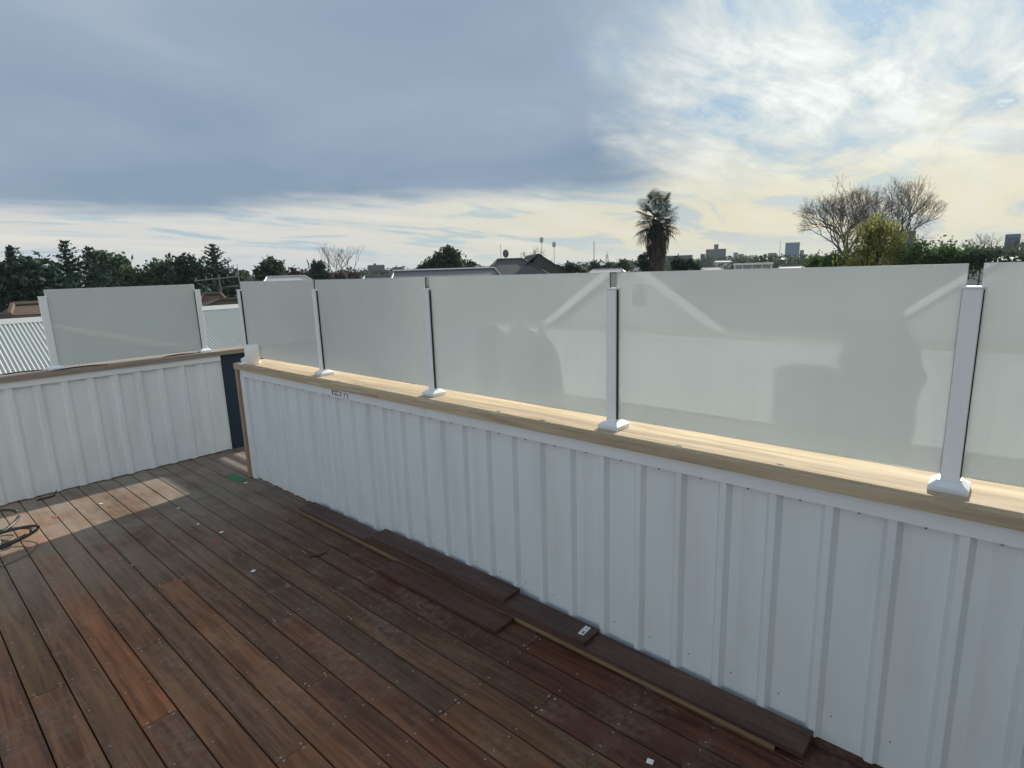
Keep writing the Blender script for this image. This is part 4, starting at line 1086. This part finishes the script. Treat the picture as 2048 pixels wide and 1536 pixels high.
    mass_tree(1985, 56, [(1965, 490, 560, 36), (2000, 500, 560, 40), (2045, 508, 560, 36)], 'leafy_tree', 'green brush along the right edge', M['gum'], .14, 800, .14)
    bare_tree(1960, 62, 510, 2.6, 'bare_tree', 'small twiggy shrub left of the right edge tower', 63, 4, None, .06, .55, .1, None, (2, 3))
    bare_tree(1990, 64, 510, 2.6, 'bare_tree', 'small twiggy shrub touching the right edge tower', 64, 4, None, .06, .55, .1, None, (2, 3))
    # tree belts in the far suburb: one mass
    rnd = random.Random(99); m = MB()
    for k in range(950):
        px = rnd.uniform(470, 2070); d = rnd.uniform(170, 1000)
        p = at(px, 530, d); zt = rnd.uniform(4.5, 8.5) if d < 420 else rnd.uniform(7, 12.5)
        r = rnd.uniform(2.5, 5) * (1 + d / 900)
        for q in range(46):
            leafquad(m, Vector((p.x + rnd.gauss(0, r * .5), p.y + rnd.gauss(0, r * .5), GROUND + zt * rnd.uniform(.3, 1.0))), .6 + d / 700, rnd, .4)
    tag(m.build('far_tree_belt', M['gum'], None), 'distant suburban tree belt along the horizon', kind='stuff')
trees()

def palm():
    d = 68; px = 1313
    p = at(px, 540, d); root = empty('palm_tree', (p.x, p.y, GROUND), 'tall fan palm with a thick skirt of dead fronds', 'palm tree')
    rnd = random.Random(17)
    ctr = at(1313, 443, d); top = at(1313, 380, d); crown_r = (at(1357, 440, d) - at(1313, 440, d)).length
    sk0 = at(1313, 462, d).z; sk1 = at(1313, 512, d).z
    MB().tube([(p.x, p.y, GROUND), (p.x, p.y, sk1), (ctr.x, ctr.y, ctr.z)], [.95, .85, .45], 12).build('trunk', M['bark'], root)
    # skirt: hanging dead fans packed round the trunk
    m = MB()
    for k in range(1500):
        a = rnd.uniform(0, 6.283); z = rnd.uniform(GROUND + 1, sk0 + .7)
        q = (z - sk1) / (sk0 - sk1)
        rad = (1.0 + .40 * max(0, min(1, q)) if z > sk1 else .85) * rnd.uniform(.75, 1.08)
        L = rnd.uniform(.5, 1.3); w = rnd.uniform(.05, .12); t = Vector((-math.sin(a), math.cos(a), 0)); o = Vector((math.cos(a), math.sin(a), 0))
        c = Vector((p.x, p.y, z)) + o * rad
        i = len(m.v); m.v += [tuple(c + t * w), tuple(c - t * w), tuple(c + o * rnd.uniform(-.05, .12) + t * rnd.gauss(0, .12) - Vector((0, 0, L)))]; m.f.append((i, i + 1, i + 2))
    m.build('skirt', M['skirt'], root)
    # live crown of fans
    f = MB()
    for k in range(66):
        a = k * 2.399 + rnd.uniform(-.2, .2); el = math.asin(max(-.97, min(.995, 1.0 - 1.72 * (k + .5) / 66 + rnd.uniform(-.08, .08))))
        dr = Vector((math.cos(a) * math.cos(el), math.sin(a) * math.cos(el), math.sin(el)))
        Lp = crown_r * rnd.uniform(.42, .82) * (1.22 if el > .6 else 1.0)
        hub = Vector((ctr.x, ctr.y, ctr.z + (top.z - ctr.z) * .18 * math.sin(el)))
        e = hub + dr * Lp
        f.tube([hub, e], [.05, .03], 4, caps=False)
        side = dr.cross(Vector((0, 0, 1)));
        if side.length < .1: side = Vector((1, 0, 0))
        side.normalize(); upv = side.cross(dr).normalized()
        fr = crown_r * rnd.uniform(.40, .58); tw = rnd.uniform(-.5, .5)
        for j in range(17):
            th = math.radians(-115 + 230 * j / 16)
            ld = (dr * math.cos(th) + (side * math.cos(tw) + upv * math.sin(tw)) * math.sin(th)).normalized()
            mid = e + ld * fr * .6; tip = e + ld * fr * rnd.uniform(.9, 1.1) + Vector((0, 0, -.24 * fr))
            pv = ld.cross(upv if abs(ld.dot(upv)) < .9 else side).normalized() * fr * .042
            i = len(f.v); f.v += [tuple(e), tuple(mid + pv), tuple(tip), tuple(mid - pv)]; f.f.append((i, i + 1, i + 2, i + 3))
    f.build('crown', M['palm'], root)
    # pale flower stalks
    s = MB()
    for k in range(10):
        a = rnd.uniform(3.4, 5.9); e = ctr + Vector((math.cos(a), math.sin(a), rnd.uniform(-.2, .4))) * crown_r * .55
        s.tube([ctr, (ctr + e) / 2 + Vector((0, 0, .2)), e - Vector((0, 0, .2))], [.04, .03, .02], 4, caps=False)
    s.build('flower_stalks', M['metal_roof'], root)
palm()

# ------------------------------------------------------------------ air
def haze():
    m = bpy.data.materials.new('thin_haze'); m.use_nodes = True
    nt = m.node_tree; nt.nodes.clear()
    v = nt.nodes.new('ShaderNodeVolumePrincipled'); v.inputs['Color'].default_value = (0.80, 0.88, 0.95, 1); v.inputs['Density'].default_value = 0.00013
    o = nt.nodes.new('ShaderNodeOutputMaterial'); nt.links.new(v.outputs[0], o.inputs['Volume'])
    b = MB().box(-4300, 4300, -4300, 4300, GROUND - 1, 75).build('haze', m)
    tag(b, kind='stuff')
haze()

# ------------------------------------------------------------------ repeats share a group
GROUPS = {'parapet_wall': 'ribbed parapet walls round the deck', 'glass_balustrade': 'frosted glass balustrades', 'loose_board': 'loose hardwood boards by the wall',
          'paper_chip': 'white chips littering the deck', 'rubber_offcut': 'black rubber offcuts', 'plastic_strip': 'dark strips on the far capping', 'house': 'houses of the suburb',
          'office_block': 'blocks and towers on the skyline', 'mast': 'thin masts on the skyline', 'floodlight_tower': 'stadium floodlight towers', 'conifer_tree': 'conifers of the left stand',
          'evergreen_tree': 'dark evergreens of the left stand', 'leafy_tree': 'leafy trees', 'bare_tree': 'bare winter trees', 'small_tree': 'small trees of the suburb',
          'winter_shrub': 'brown winter shrubs', 'palm_hedge': 'bushes by the palm'}
for o in list(col.objects):
    if o.parent is None and 'label' in o:
        b = o.name.split('.')[0]
        if b in GROUPS: o['group'] = GROUPS[b]
